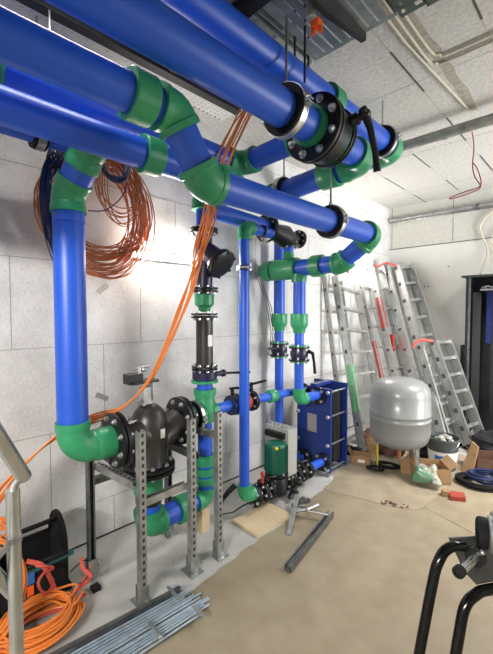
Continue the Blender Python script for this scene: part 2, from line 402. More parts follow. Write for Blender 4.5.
run(t, [(AX, 1.90, AZ), (AX, 2.30, AZ), (-2.12, 2.30, 2.52), (-2.12, 1.95, 2.56)], ra*.92, 1.24)
sleeve(t, (-1.44, 2.30, 2.572), (1, 0, 0), ra*.92, 0.14)
clamp((-1.86, 2.30, 2.54), (1, 0, 0), ra*.92, 'dark pipe clamp around the cross pipe behind the big lever valve', 3.2, 0.045, (0, 1, 0))
BX, BZ, rb_ = -1.28, 2.89, 0.078
t = thing('overhead_pipe', 'uppermost blue overhead pipe with a green sleeve, tucked under the cable tray', 'pipe', (BX, -0.58, BZ))
run(t, [(BX, -0.58, BZ), (BX, 3.0, BZ), (-2.3, 3.0, BZ-.02)], rb_, 1.25)
sleeve(t, (BX, 2.02, BZ), (0, 1, 0), rb_, 0.10)
clamp((BX, 2.76, BZ), (0, 1, 0), rb_*1.02, 'pipe clamp on the far end of the uppermost blue pipe beside its green elbow', 3.2, 0.045)
CX, CZ, FZ = -1.33, 2.43, 2.19
t = thing('overhead_pipe', 'blue pipe from the upper left stepping down through two green elbows, then running long', 'pipe', (CX, -0.58, CZ))
run(t, [(CX, -0.58, CZ), (CX, 0.905, CZ), (CX, 1.075, FZ), (CX, 2.72, FZ), (CX-.26, 2.72, 2.0), (-2.10, 2.72, 1.995)], rc, 1.28, rb=0.07, sock=0.038)
sleeve(t, (CX, 0.752, CZ), (0, 1, 0), rc, 0.10, k=1.30)
sleeve(t, (-1.82, 2.72, 1.997), (1, 0, 0), rc, 0.10, k=1.30)
put('tee', G().lathe((-2.305, 2.72, 1.995), (1, 0, 0), [(0, .07), (0, .094), (.01, .098), (.27, .098), (.28, .094), (.28, .07)], 36, False)
    .lathe((-2.14, 2.72, 2.07), (0, 0, 1), [(0, .055), (.05, .05), (.08, .05), (.08, .03)], 24).lathe((-2.02, 2.72, 1.94), (0, 0, -1), [(0, .07), (.07, .07)], 24), 'green', t)
put('pipe', G().cyl((-2.33, 2.72, 1.995), (-2.29, 2.72, 1.995), rc*1.02), 'blue', t)
put('end_cap', G().lathe((-2.32, 2.72, 1.995), (-1, 0, 0), [(0, .07), (0, .096), (.07, .096), (.11, .088), (.14, .068), (.155, .035), (.16, .005)], 32), 'green', t)
clamp((CX, 2.13, FZ), (0, 1, 0), rc*1.02, 'pipe clamp on the long lower pipe near the ladders', 2.9, 0.045)
DX, DZ = -1.70, 2.395
t = thing('overhead_pipe', 'lower left blue pipe with one green sleeve, passing behind the stepped pipe', 'pipe', (DX, -0.58, DZ))
run(t, [(DX, -0.58, DZ), (DX, 1.65, DZ), (-2.05, 1.65, DZ)], rd, 1.28)
sleeve(t, (DX, 1.02, DZ), (0, 1, 0), rd, 0.10)
t = thing('overhead_pipe', 'thin blue pipe close to the left wall, holding the cable coil clamp', 'pipe', (-2.15, -0.6, 2.52))
pipe_seg(t, (-2.15, -0.58, 2.535), (-2.15, 0.86, 2.535), 0.06)
sleeve(t, (-2.15, 0.88, 2.535), (0, 1, 0), .06, .08)
clamp((-2.15, 0.64, 2.535), (0, 1, 0), 0.062, 'silver pipe clamp above the blue cables at the upper left', 3.15, 0.05)
t = thing('overhead_pipe', 'dark blue middle pipe between the two left overhead pipes, ending behind the lever valve', 'pipe', (-1.9, -0.6, 2.62))
run(t, [(-1.90, -0.58, 2.64), (-1.90, 1.87, 2.64), (-1.31, 1.87, 2.655)], 0.068, 1.25)
sleeve(t, (-1.90, 0.36, 2.64), (0, 1, 0), .068, .12); sleeve(t, (-1.42, 1.87, 2.652), (1, 0, 0), .068, .05, k=1.35)

# vertical pipe at the left and the support rig run
t = thing('vertical_pipe', 'thick vertical blue pipe at the left dropping into a green elbow at the black separator', 'pipe', (-2.05, .745, 0.85))
run(t, [(DX-.12, .80, 2.50), (-1.915, .785, 2.385), (-2.055, .745, 2.215), (-2.05, .745, 0.855), (-2.05, 0.955, 0.852)], 0.079, 1.12, rb=0.105, sock=0.055)
put('weld_socket', G().cyl((-2.05, .88, .852), (-2.05, .957, .852), .090, n=32), 'green', t)
put('weld_ring', G().ring((-2.05, .745, 2.08), (0, 0, 1), 0.0805, .076, .02), 'blue', t)

# black separator
t = thing('dirt_separator', 'large black cast separator with a round domed body between two bolted flanges', 'separator', (-2.05, 1.2, 0.6))
flange(t, (-2.05, 0.985, 0.852), (0, 1, 0), 0.160, 0.085, 0.022, 8, 0.014)
put('inlet_neck', G().tube(smooth([(-2.05, 1.0, 0.852), (-2.05, 1.06, 0.853), (-2.05, 1.13, 0.85), (-2.05, 1.19, 0.82), (-2.05, 1.205, .76)], 4), [.094+.014*min(1, k/8) for k in range(17)], 36), 'grey_iron', t)
put('body', G().lathe((-2.05, 1.205, 0.64), (0, 0, 1), [(0, .125), (.02, .112), (.16, .116), (.25, .116), (.30, .108), (.345, .088), (.375, .06), (.388, .03), (.391, .004)], 40), 'grey_iron', t, )
put('outlet_neck', G().tube([(-2.05, 1.2, .76), (-2.05, 1.3, .80), (-2.05, 1.38, .85), (-2.05, 1.43, .872)], [.100, .084, .082, .088], 32), 'grey_iron', t)
flange(t, (-2.05, 1.445, 0.872), (0, 1, 0), 0.158, 0.08, 0.022, 8, 0.013)
flange(t, (-2.05, 1.205, 0.625), (0, 0, 1), 0.158, 0.08, 0.022, 8, 0.013, m='black_iron')
put('rating_plate', G().box((-1.942, 1.215, 0.83), (-1.932, 1.245, 0.885)), 'label_white', t)
g = G().box((-2.075, 1.155, 1.03), (-2.025, 1.215, 1.135)); g.box((-2.095, 1.14, 1.03), (-2.005, 1.155, 1.05)); g.box((-2.085, 1.213, 1.05), (-2.015, 1.219, 1.16))
put('actuator_bracket', g, 'galv', t)
put('actuator_plate', G().box((-2.10, 1.07, 1.165), (-2.0, 1.25, 1.18)).box((-2.10, 1.06, 1.165), (-2.02, 1.15, 1.225)), 'black_iron', t)
put('vent_tap', G().cyl((-2.05, 1.14, 1.22), (-2.05, 1.14, 1.26), .012, n=10).cyl((-2.07, 1.12, 1.25), (-2.03, 1.2, 1.265), .008, n=8).sphere((-2.05, 1.17, 1.245), .016), 'zinc', t)
# below the separator
t = thing('lower_pipe', 'blue drain pipe running from below the separator along the floor to the green riser foot', 'pipe', (-2.05, 1.2, 0.15))
pipe_seg(t, (-2.05, 1.195, 0.60), (-2.05, 1.195, 0.46), .068)
sleeve(t, (-2.05, 1.195, 0.52), (0, 0, 1), .070, .10, k=1.3)
put('union_nut', G().lathe((-2.05, 1.195, 0.40), (0, 0, 1), [(0, .06), (0, .083), (.055, .083), (.055, .06)], 8, False), 'black_iron', t)
run(t, [(-2.05, 1.195, 0.46), (-2.05, 1.195, 0.262), (-2.05, 1.42, 0.262)], .070, 1.34, rb=0.055, sock=.04)
sleeve(t, (-2.05, 1.455, 0.262), (0, 1, 0), .068, .10, k=1.35)
run(t, [(-2.05, 1.49, .262), (-2.05, 1.652, .256), (-2.05, 1.652, .47)], .048, 1.35, rb=.05, sock=.03)
sleeve(t, (-2.05, 1.652, 0.395), (0, 0, 1), .050, .05)
# riser
t = thing('riser_pipe', 'blue riser between floor and overhead pipe with green fittings, left of the slim pipe', 'pipe', (-2.05, 1.652, 0.47))
put('elbow', G().tube([(-1.99, 1.65, 2.395), (-2.03, 1.652, 2.39), (-2.05, 1.652, 2.36), (-2.05, 1.652, 2.31)], .086, 28), 'green', t)
pipe_seg(t, (-2.05, 1.652, 2.33), (-2.05, 1.652, 2.19), .055)
pipe_seg(t, (-2.05, 1.652, 1.13), (-2.05, 1.652, 1.04), .056); pipe_seg(t, (-2.05, 1.652, 0.86), (-2.05, 1.652, 0.42), .052)
g = G().lathe((-2.05, 1.652, 0.82), (0, 0, 1), [(0, .05), (0, .066), (.03, .072), (.14, .075), (.16, .070), (.19, .070), (.19, .080), (.235, .080), (.235, .06)], 32, False)
g.lathe((-2.05, 1.652, 0.885), (0, -1, 0), [(0, .06), (.06, .078), (.075, .078), (.075, .06)], 28); g.lathe((-2.05, 1.652, 0.885), (0, 1, 0), [(0, .05), (.095, .058), (.095, .04)], 24)
put('tee', g, 'green', t)
sleeve(t, (-2.05, 1.652, 0.545), (0, 0, 1), .052, .075, k=1.32); sleeve(t, (-2.05, 1.652, 0.462), (0, 0, 1), .052, .05, k=1.25)
t = thing('stub_pipe', 'short green stub between the separator flange and the riser tee', 'pipe', (-2.05, 1.52, .87))
sleeve(t, (-2.05, 1.53, .875), (0, 1, 0), .06, .13, k=1.25)
clamp((-2.05, 1.562, .875), (0, 1, 0), .074, 'silver pipe clamp on the green stub beside the riser tee', None, 0.03)
# strainer and spool on the riser
t = thing('angled_strainer', 'dark blue angled strainer with a big round bolted cover on the riser', 'strainer', (-2.05, 1.652, 1.74))
flange(t, (-2.05, 1.652, 2.165), (0, 0, 1), .098, .05, .014, 8, .008)
flange(t, (-2.05, 1.652, 1.755), (0, 0, 1), .098, .05, .014, 8, .008)
put('body', G().tube([(-2.05, 1.652, 2.15), (-2.05, 1.652, 2.08), (-2.05, 1.665, 1.95), (-2.05, 1.652, 1.84), (-2.05, 1.652, 1.765)], [.056, .058, .07, .06, .056], 28), 'navy_iron', t)
d = V((0.78, 0.16, -0.60)).normalized(); p = V((-2.06, 1.65, 2.05))
put('strainer_leg', G().lathe(p-d*.03, d, [(0, .06), (.19, .078), (.2, .098), (.215, .104), (.225, .098)], 32), 'navy_iron', t)
cv = put('cover', G().lathe(p+d*.197, d, [(0, .104), (.02, .106), (.03, .09), (.034, .06), (.036, .01)], 32), 'black_iron', t)
_, u, v = frame(d)
for k in range(6):
    an = k*math.pi/3+.3; put('bolt', bolt_geo(p+d*.205+(u*math.cos(an)+v*math.sin(an))*.095, d, .035, .009), 'navy_iron', cv)
t = thing('spool_pipe', 'dark grey spool piece with a white label on the riser, under a green reducer', 'pipe', (-2.05, 1.652, 1.2))
put('reducer', G().lathe((-2.05, 1.652, 1.60), (0, 0, 1), [(0, .04), (.03, .045), (.05, .068), (.12, .07), (.13, .05)], 28), 'green', t)
flange(t, (-2.05, 1.652, 1.575), (0, 0, 1), .094, .045, .013, 8, .010)
put('spool', G().cyl((-2.05, 1.652, 1.21), (-2.05, 1.652, 1.575), .060, n=32), 'grey_iron', t)
put('label', G().lathe((-2.05, 1.652, 1.36), (0, 0, 1), [(0, .0612), (.08, .0612)], 32, False), 'label_white', t) if False else None
put('paper_label', G().box((-1.993, 1.636, 1.36), (-1.986, 1.672, 1.44)), 'label_white', t)
t = thing('butterfly_valve', 'dark blue lever valve on the riser with its black handle pointing right', 'valve', (-2.05, 1.652, 1.12))
flange(t, (-2.05, 1.652, 1.205), (0, 0, 1), .092, .045, .011, 8, .010)
put('valve_body', G().ring((-2.05, 1.652, 1.155), (0, 0, 1), .088, .04, .05), 'navy_iron', t)
put('lower_flange', G().ring((-2.05, 1.652, 1.11), (0, 0, 1), .096, .05, .018), 'green', t)
put('stem', G().cyl((-2.02, 1.73, 1.155), (-2.01, 1.79, 1.155), .018).sphere((-2.01, 1.79, 1.155), .028), 'navy_iron', t)
put('handle', G().tube([(-2.01, 1.79, 1.155), (-1.99, 1.87, 1.15), (-1.96, 2.02, 1.14)], [.009, .009, .011], 8), 'black_plastic', t)
# G branch
t = thing('branch_pipe', 'blue branch pipe just under the long lower pipe, leading to the black cast fitting', 'pipe', (-2.05, 1.7, 2.27))
pipe_seg(t, (-2.05, 1.68, 2.325), (-2.10, 2.36, 2.32), .06)
# cast tee assembly
t = thing('cast_fitting', 'black cast fitting with three bolted flanges above the green tee', 'fitting', (-2.14, 2.6, 2.1))
flange(t, (-2.10, 2.37, 2.31), (0, 1, 0), .12, .05, .014, 8, .008)
put('body', G().tube([(-2.11, 2.37, 2.31), (-2.12, 2.50, 2.30), (-2.14, 2.64, 2.29), (-2.14, 2.71, 2.25), (-2.14, 2.72, 2.20)], [.06, .07, .10, .09, .06], 24).tube([(-2.14, 2.66, 2.29), (-2.14, 2.86, 2.29)], .045, 20), 'black_iron', t)
flange(t, (-2.14, 2.72, 2.215), (0, 0, 1), .095, .04, .014, 8, .010)
flange(t, (-2.14, 2.87, 2.29), (0, 1, 0), .085, .04, .012, 8, .008)
pipe_seg(t, (-2.14, 2.72, 2.20), (-2.14, 2.72, 2.06), .045)
# slim vertical pipe V0
t = thing('vertical_pipe', 'slim light blue vertical pipe standing alone, from a green elbow down to the floor valves', 'pipe', (-1.965, 1.965, .18))
run(t, [(-2.03, 2.345, 2.25), (-1.965, 1.965, 2.23), (-1.965, 1.965, 0.185), (-1.965, 2.09, 0.185)], .039, 1.42, rb=.055, sock=.04)
put('black_ring', G().ring((-2.00, 2.2, 2.24), (0, 1, 0), .05, .038, .012), 'black_iron', t)
c = clamp((-1.965, 1.965, 1.93), (0, 0, 1), .038, 'small silver clamp near the top of the slim vertical pipe', None, 0.022, (1, 0, 0), None)

# V1 and V2
def drop(x, y, ztop, zbot, label, tail):
    t = thing('vertical_pipe', label, 'pipe', (x, y, zbot))
    pipe_seg(t, (x, y, ztop), (x, y, 1.55), .056)
    put('reducer', G().lathe((x, y, 1.585), (0, 0, -1), [(0, .056), (0, .078), (.008, .080), (.10, .080), (.115, .074), (.145, .056), (.175, .054), (.178, .042)], 28, False), 'green', t)
    pipe_seg(t, (x, y, 1.42), (x, y, 1.29), .043)
    run(t, [(x, y, 1.15)]+tail, .043, 1.35, rb=.06, sock=.045)
    v = thing('butterfly_valve', 'small dark valve with green flanges on the '+('far' if x < -2.2 else 'near')+' one of the paired thin vertical pipes', 'valve', (x, y, 1.15), 'paired valves on the vertical pipes')
    for z in (1.28, 1.165):
        f = put('flange', G().ring((x, y, z), (0, 0, 1), .095, .04, .014), 'black_iron', v)
        put('green_collar', G().ring((x, y, z+(.013 if z > 1.2 else -.013)), (0, 0, 1), .086, .04, .012), 'green', v)
        for k in range(6):
            an = k*math.pi/3; put('bolt', G().cyl((x+.08*math.cos(an), y+.08*math.sin(an), z-.03), (x+.08*math.cos(an), y+.08*math.sin(an), z+.03), .009, n=6), 'zinc', f)
    put('valve_body', G().lathe((x, y, 1.17), (0, 0, 1), [(0, .07), (.04, .082), (.07, .082), (.11, .07)], 24), 'navy_iron', v)
    if x > -2.2:
        put('handle', G().tube([(x+.08, y+.02, 1.25), (x+.12, y+.04, 1.23), (x+.13, y+.045, 1.16), (x+.14, y+.05, 1.05)], [.02, .016, .012, .014], 8), 'black_plastic', v)
    else:
        put('handle', G().tube([(x+.06, y-.06, 1.24), (x+.08, y-.12, 1.24), (x+.05, y-.22, 1.25)], [.018, .010, .010], 8), 'black_plastic', v)
drop(-2.385, 2.885, 2.30, .3, 'far one of the paired blue vertical pipes, passing behind the green tee', [(-2.385, 2.885, 0.11), (-2.22, 3.08, 0.11)])
drop(-2.015, 2.72, 1.90, .8, 'near one of the paired blue vertical pipes, hanging from the green tee', [(-2.015, 2.72, 0.80), (-2.04, 3.07, 0.785)])

# side run
t = thing('horizontal_pipe', 'thin blue horizontal pipe from the riser tee towards the plate heat exchanger', 'pipe', (-2.07, 2.3, .87))
pipe_seg(t, (-2.05, 1.73, .885), (-2.06, 1.90, .885), .040)
pipe_seg(t, (-2.07, 2.18, .88), (-2.10, 2.66, .86), .036); sleeve(t, (-2.085, 2.42, .871), (0, 1, -.02), .036, .09, k=1.5)
pipe_seg(t, (-2.10, 2.66, .86), (-2.22, 3.08, .80), .036)
t = thing('butterfly_valve', 'small valve pair with red and black bodies and thin levers beside the slim vertical pipe', 'valve', (-2.06, 2.02, .88))
put('valve_body', G().lathe((-2.06, 1.90, .885), (0, 1, 0), [(0, .05), (.005, .075), (.05, .08), (.07, .07), (.09, .06)], 24), 'navy_iron', t)
put('red_body', G().lathe((-2.065, 1.985, .883), (0, 1, 0), [(0, .06), (.03, .068), (.09, .068), (.12, .06)], 24), 'red_iron', t, )
flange(t, (-2.068, 2.15, .88), (0, 1, 0), .082, .04, .014, 6, .009)
flange(t, (-2.06, 1.965, .885), (0, 1, 0), .082, .04, .008, 6, .009)
put('stem', G().cyl((-2.06, 1.93, .95), (-2.06, 1.93, 1.02), .014), 'black_iron', t); put('stem', G().cyl((-2.068, 2.15, .95), (-2.068, 2.15, 1.03), .014), 'black_iron', t)
put('handle', G().tube([(-2.06, 1.90, 1.015), (-2.03, 1.95, 1.02), (-1.95, 2.04, 1.0)], .010, 8), 'black_plastic', t)
put('handle', G().tube([(-2.07, 2.08, 1.0), (-2.03, 2.12, 1.025), (-2.0, 2.25, 1.04)], .010, 8), 'black_plastic', t)

# ------------------------------------------------------------------ heat exchanger
t = thing('plate_heat_exchanger', 'dark blue plate heat exchanger with bolted round ports and a grey rating plate', 'heat exchanger', (-2.1, 3.2, 0))
hx0, hx1, hy = -2.30, -1.905, 3.08
put('front_plate', G().box((hx0, hy, 0.03), (hx1, hy+.03, .855)), 'hx_blue', t)
put('rear_plate', G().box((hx0, hy+.30, 0.03), (hx1+.0, hy+.325, .875)), 'hx_blue', t)
g = G()
for i in range(17):
    y = hy+.04+i*.0125; g.box((hx0+.05, y, .10), (hx1-.04+(.008 if i % 2 else 0), y+.006, .80))
put('plate_pack', g, 'hx_plates', t)
put('top_rail', G().box((-2.14, hy+.0, .855), (-2.07, hy+.32, .885)), 'hx_blue', t)
put('bottom_rail', G().box((-2.14, hy+.03, .03), (-2.07, hy+.30, .07)), 'hx_blue', t)
put('rating_plate', G().box((-2.17, hy-.004, .40), (-2.06, hy, .58)), 'plate_grey', t)
for z in (.06, .30, .58, .82):
    for x in (hx0+.02, hx1-.022):
        g = bolt_geo((x, hy, z), (0, 1, 0), .012, .017); g.cyl((x, hy, z), (x, hy+.34, z), .009, n=8)
        put('tie_bolt', g, 'zinc', t)
for (x, z) in ((-2.04, .775), (-2.22, .79), (-1.985, .13), (-2.20, .115)):
    pt = put('port', G().ring((x, hy-.012, z), (0, 1, 0), .088, .036, .024), 'black_iron', t)
    for k in range(4):
        an = math.pi/4+k*math.pi/2; put('bolt', G().lathe((x+.068*math.cos(an), hy-.024, z+.068*math.sin(an)), (0, -1, 0), [(0, .015), (.014, .015)], 6), 'zinc', pt)
put('foot_rail', G().box((hx0, hy-.02, 0), (hx0+.04, hy+.36, .03)), 'galv', t); put('foot_rail', G().box((hx1-.04, hy-.02, 0), (hx1, hy+.36, .03)), 'galv', t)

# ------------------------------------------------------------------ pump and floor valves
px_, pz = -1.975, .145
t = thing('circulation_pump', 'green motor pump with a grey control box standing among black floor valves', 'pump', (px_, 2.36, 0))
put('volute', G().lathe((px_, 2.36, .06), (0, 0, 1), [(0, .06), (.02, .085), (.12, .09), (.17, .07), (.19, .06)], 28).cyl((px_, 2.22, pz), (px_, 2.52, pz), .055), 'black_iron', t)
flange(t, (px_, 2.245, pz), (0, 1, 0), .085, .035, .010, 6, .010)
flange(t, (px_, 2.475, pz), (0, 1, 0), .085, .035, .010, 6, .010)
flange(t, (px_, 2.36, .235), (0, 0, 1), .10, .035, .008, 6, .010)
g = G().lathe((px_-.01, 2.36, .25), (0, 0, 1), [(0, .07), (.015, .088), (.23, .088), (.25, .080), (.262, .05), (.266, .01)], 32)
for k in range(24):
    an = 2*math.pi*k/24; c, s = math.cos(an), math.sin(an)
    g.bar((px_-.01+.091*c, 2.36+.091*s, .27), (px_-.01+.091*c, 2.36+.091*s, .48), (c, s, 0), .012, .004)
put('motor', g, 'motor_green', t)
put('motor_badge', G().sphere((px_+.05, 2.30, .48), .015), 'yellow', t)
put('control_box', G().box((px_-.20, 2.44, .20), (px_+.06, 2.56, .60)), 'box_grey', t)
put('display_panel', G().box((px_-.17, 2.40, .52), (px_+.03, 2.46, .57)), 'black_plastic', t)
put('pressure_gauge', G().cyl((px_+.02, 2.22, .24), (px_+.02, 2.19, .25), .022), 'black_plastic', t)
g = G()
for k in range(5): g.cyl((px_-.16+k*.045, 2.47, .60), (px_-.16+k*.045, 2.47, .63), .010, n=8)
put('cable_gland', g, 'zinc', t)
put('red_valve_knob', G().cyl((px_+.03, 2.15, .24), (px_+.03, 2.15, .31), .012).sphere((px_+.03, 2.15, .315), .018), 'red_paint', t)
def floor_valve(y0, label, r=.085, lever=True, m='black_iron'):
    t = thing('flanged_valve', label, 'valve', (px_, y0, pz-.1))
    flange(t, (px_, y0-.045, pz), (0, 1, 0), r, .035, .012, 6, .011)
    put('valve_body', G().lathe((px_, y0-.03, pz), (0, 1, 0), [(0, .05), (.02, .068), (.05, .05)], 24), m, t)
    flange(t, (px_, y0+.045, pz), (0, 1, 0), r, .035, .012, 6, .011, ph=0)
    if lever: put('handle', G().tube([(px_, y0, pz+.05), (px_, y0, pz+.11), (px_+.05, y0+.06, pz+.13), (px_+.06, y0+.15, pz+.12)], .009, 8), 'black_plastic', t)
floor_valve(2.13, 'black flanged floor valve just beside the foot of the slim vertical pipe')
floor_valve(2.57, 'black flanged floor valve on the right of the green pump', m='navy_iron')
floor_valve(2.74, 'black flanged check valve nearest the heat exchanger on the floor run', lever=False)
t = thing('floor_pipe', 'short lilac blue pipe stub entering the lower port of the heat exchanger', 'pipe', (px_, 2.9, .1))
pipe_seg(t, (px_, 2.80, pz), (px_-.01, 3.065, .132), .038)
for i, (dx, dz, y) in enumerate(((-.10, .02, 2.22), (.10, -.01, 2.44), (-.09, .05, 2.66))):
    g = G(); g.cyl((px_+dx-.03, y, .02), (px_+dx-.03, y+.12, .12+dz), .018, n=10); g.sphere((px_+dx-.02, y+.13, .13+dz), .034); g.ring((px_+dx-.03, y+.06, .07), (0, .7, .7), .05, .018, .02)
    solo('pipe_fitting', g, 'black_iron', ['small black fitting behind the valve left of the pump', 'small black fitting in front of the green pump foot', 'small black fitting between the valve pair right of the pump'][i], 'fitting')
# instrument wires behind V1
for i in range(3):
    pts = [(-2.45, 2.60+i*.03, 1.98), (-2.43, 2.68+i*.02, 1.80), (-2.42, 2.74+i*.03, 1.65), (-2.42, 2.80+i*.03, 1.40), (-2.45, 2.82+.02*i, 1.2)]
    solo('loose_wire', G().tube(pts, .004, 6), 'brown_cable', 'thin brown wires dangling behind the paired vertical pipes', 'wire', 'thin wires behind the paired pipes')
t = thing('gate_handle_valve', 'black pistol shaped tool with a thin cable on the floor between frame and slim pipe', 'tool', (-2.12, 1.87, 0))
put('body', G().tube([(-2.14, 1.86, .02), (-2.13, 1.86, .10), (-2.12, 1.87, .16)], [.03, .024, .026], 12), 'black_plastic', t)
put('handle', G().tube([(-2.13, 1.87, .12), (-2.10, 1.92, .19), (-2.07, 1.97, .24)], [.016, .020, .022], 10), 'black_plastic', t)
put('cord', G().tube([(-2.13, 1.87, .02), (-2.06, 1.93, .04), (-2.02, 2.0, .08), (-1.99, 2.08, .10)], .006, 6), 'black_plastic', t)

# ------------------------------------------------------------------ support frame of perforated channel
t = thing('support_frame', 'grey perforated steel channel frame carrying the separator', 'frame', (-2.0, 1.2, 0))
def strut(p0, p1, open_dir, par, name='post', m='galv', sides=False):
    w_, d_ = .038, .038
    p0, p1 = V(p0), V(p1); g0 = G().chan(p0, p1, open_dir, w_, d_); nf = len(g0.f)
    ax = (p1-p0).normalized(); L = (p1-p0).length; od = V(open_dir).normalized(); u = ax.cross(od); n = int(L/.04)
    for k in range(n):
        c = p0+ax*(k+.5)*L/n-od*(d_/2+.0017); g0.bar(c-ax*.010, c+ax*.010, u, .014, .0012)
    o = put(name, g0, m, par); o.data.materials.append(MAT['dark_paint'])
    for i, pl in enumerate(o.data.polygons):
        if i >= nf: pl.material_index = 1
    return o
def foot(x, y, par, zt=.10):
    g = G().box((x-.06, y-.045, 0.0), (x+.06, y+.045, .006)); g.box((x-.027, y-.027, .006), (x-.023, y+.027, zt)); g.box((x+.023, y-.027, .006), (x+.027, y+.027, zt))
    f = put('foot_plate', g, 'galv', par)
    for dx in (-.045, .045): put('bolt', G().cyl((x+dx, y, .006), (x+dx, y, .03), .008, n=6), 'zinc', f)
for (x, y, z, m) in ((-1.80, 1.005, .955, 'galv'), (-1.80, 1.345, .95, 'galv'), (-1.80, 1.56, .955, 'galv'), (-2.22, .90, .73, 'galv_dark'), (-2.24, 1.465, .73, 'galv_dark')):
    strut((x, y, 0.006), (x, y, z), (-1 if x > -2 else 1, 0, 0), t, m=m); foot(x, y, t)
strut((-2.22, .945, .66), (-1.82, .985, .66), (0, 0, -1), t, 'cross_beam')
strut((-2.22, 1.40, .70), (-1.82, 1.40, .70), (0, 0, -1), t, 'cross_beam', m='galv_dark')
strut((-2.22, 1.52, .80), (-1.82, 1.55, .80), (0, 0, -1), t, 'cross_beam')
strut((-2.26, .92, .555), (-2.26, 1.45, .555), (0, 0, -1), t, 'side_beam', m='galv_dark')
strut((-1.84, 1.02, .535), (-1.84, 1.33, .535), (0, 0, 1), t, 'side_beam')
solo('wood_block', G().box((-2.13, 1.63, 0), (-2.06, 1.70, .175)), 'wood', 'pale wooden block propped upright under the riser elbow', 'wood')

# ------------------------------------------------------------------ cables and coils
def bundle_pt(x, y, z, i, s=.022):
    a = i*2.4; rr = s*math.sqrt((i+.5)/9); return (x+rr*math.cos(a), y+rr*math.sin(a)*.8, z+rr*math.sin(a+.8)*.8)
WID = [.12, .11, .095, .075, .055, .04, .035, .045, .06, .085, .09, .09, .09]
path = [(-1.72, 1.80, 3.04), (-1.75, 1.74, 2.88), (-1.84, 1.63, 2.56), (-1.88, 1.52, 2.12), (-1.88, 1.40, 1.74), (-1.88, 1.25, 1.43), (-1.89, 1.09, 1.18), (-2.09, 1.005, 1.005), (-2.24, .90, .945), (-2.25, .72, .885), (-2.26, .54, .75), (-2.24, .43, .63), (-2.24, .28, .40)]
for i in range(9):
    sp = [bundle_pt(p[0], p[1], p[2], i*(1+.15*math.sin(k)), WID[k]) for k, p in enumerate(path)]
    solo('power_cable', G().tube(smooth(sp), .0052, 7), 'orange_cable', 'orange cable in the loose bundle slanting down in front of the left wall', 'cable', 'orange cables of the slanting bundle')
def coil(name, c, ax_u, ax_v, ru, rv, loops, jit, m, label, cr, n=40, drop=0.0, cat='cable coil', par=None, nr=6):
    rnd = random.Random(len(label)+loops); c = V(c); U, Vv = V(ax_u), V(ax_v); W = U.cross(Vv); pts = []
    for l in range(loops):
        k1 = 1+rnd.uniform(-jit, jit*.3); k2 = 1+rnd.uniform(-jit, jit*.3); off = rnd.uniform(-1, 1)*jit*ru*.6; tw = rnd.uniform(-.05, .05)
        dc = U*rnd.uniform(-jit, jit)*ru*.3+Vv*rnd.uniform(-jit, jit)*rv*.25
        for i in range(n):
            a = 2*math.pi*i/n+math.pi/2; pts.append(c+dc+U*ru*k1*math.cos(a)+Vv*(rv*k2*math.sin(a)+drop*(1-math.sin(a))*rnd.uniform(-.2, .2))+W*(off+tw*math.cos(a+l)*ru))
    if drop == 0: pts = smooth(pts[::3], 3)
    g = G().tube(pts, cr, nr)
    return solo(name, g, m, label, cat) if par is None else put(name, g, m, par)
coil('cable_coil', (-2.38, 1.065, 2.26), (0, 1, 0), (0, 0, 1), .33, .385, 42, .33, 'rust_cable', 'big tangled orange cable coil hanging on the left wall behind the vertical pipe', .0042)
coil('cable_coil', (-2.34, 1.18, 2.42), (0, 1, 0), (0, 0, 1), .15, .23, 8, .35, 'rust_cable', 'small inner loops of orange cable hanging inside the big wall coil', .0036)
coil('cable_coil', (-2.30, .80, 2.20), (0, .9, .1), (0, -.06, 1), .11, .34, 22, .34, 'blue_cable', 'dark blue cable coil hanging at the left edge of the orange coil', .0042)
coil('cable_coil', (-2.25, 1.10, 2.54), (0, 1, 0), (0, 0, 1), .10, .12, 9, .25, 'blue_cable', 'small blue cable coil tied up just under the lower left overhead pipe', .006)
solo('cable_tie', G().tube(smooth([(-2.30, .84, 2.52), (-2.26, .87, 2.46), (-2.25, .90, 2.40), (-2.27, .92, 2.36)]), .012, 8), 'rubber', 'black hook strap holding the cables under the silver clamp', 'strap')
solo('loose_cable', G().tube(smooth([(-2.30, .95, 2.22), (-2.28, 1.05, 2.24), (-2.26, 1.15, 2.34), (-2.24, 1.17, 2.44), (-2.24, 1.12, 2.52)]), .004, 6), 'blue_cable', 'single dark cable arching across the wall coil', 'cable')
coil('cable_coil', (-1.98, .54, .075), (1, .1, 0), (-.1, 1, 0), .15, .19, 26, .42, 'orange_cable', 'orange cable coil lying on the floor beside the tool bag', .0058, nr=7)
coil('cable_coil', (-1.98, .335, .32), (.2, 1, 0), (0, .1, 1), .13, .30, 14, .30, 'orange_cable', 'hanging orange cable loops behind the railing at the left edge', .0058, nr=7)

# ------------------------------------------------------------------ lamps
def tube_lamp(x, y0, y1, z, label, m):
    t = thing('wall_lamp', label, 'lamp', (x-.02, (y0+y1)/2, z))
    put('lamp_housing', G().box((X0, y0-.02, z-.03), (X0+.03, y1+.02, z+.03)), 'white', t)
    put('lamp_tube', G().cyl((x, y0, z), (x, y1, z), .017, n=14), m, t)
tube_lamp(X0+.055, 1.36, 1.86, 2.03, 'bright tube lamp glaring on the left wall beside the orange coil', 'lamp')
tube_lamp(X0+.055, 4.3, 5.0, 2.28, 'bright tube lamp on the left wall behind the leaning ladders', 'lamp2')
for i, (y, z, a) in enumerate(((1.14, 1.765, .7), (1.12, 1.005, -.5))):
    c = V((X0+.004, y, z)); d = V((0, math.cos(a), math.sin(a)))
    solo('wall_tag', G().bar(c-d*.045, c+d*.045, (1, 0, 0), .003, .035), 'plate_grey', ['small grey metal strip fixed slanting on the wall under the orange coil', 'small grey metal strip on the wall above the green elbow'][i], 'metal strip')

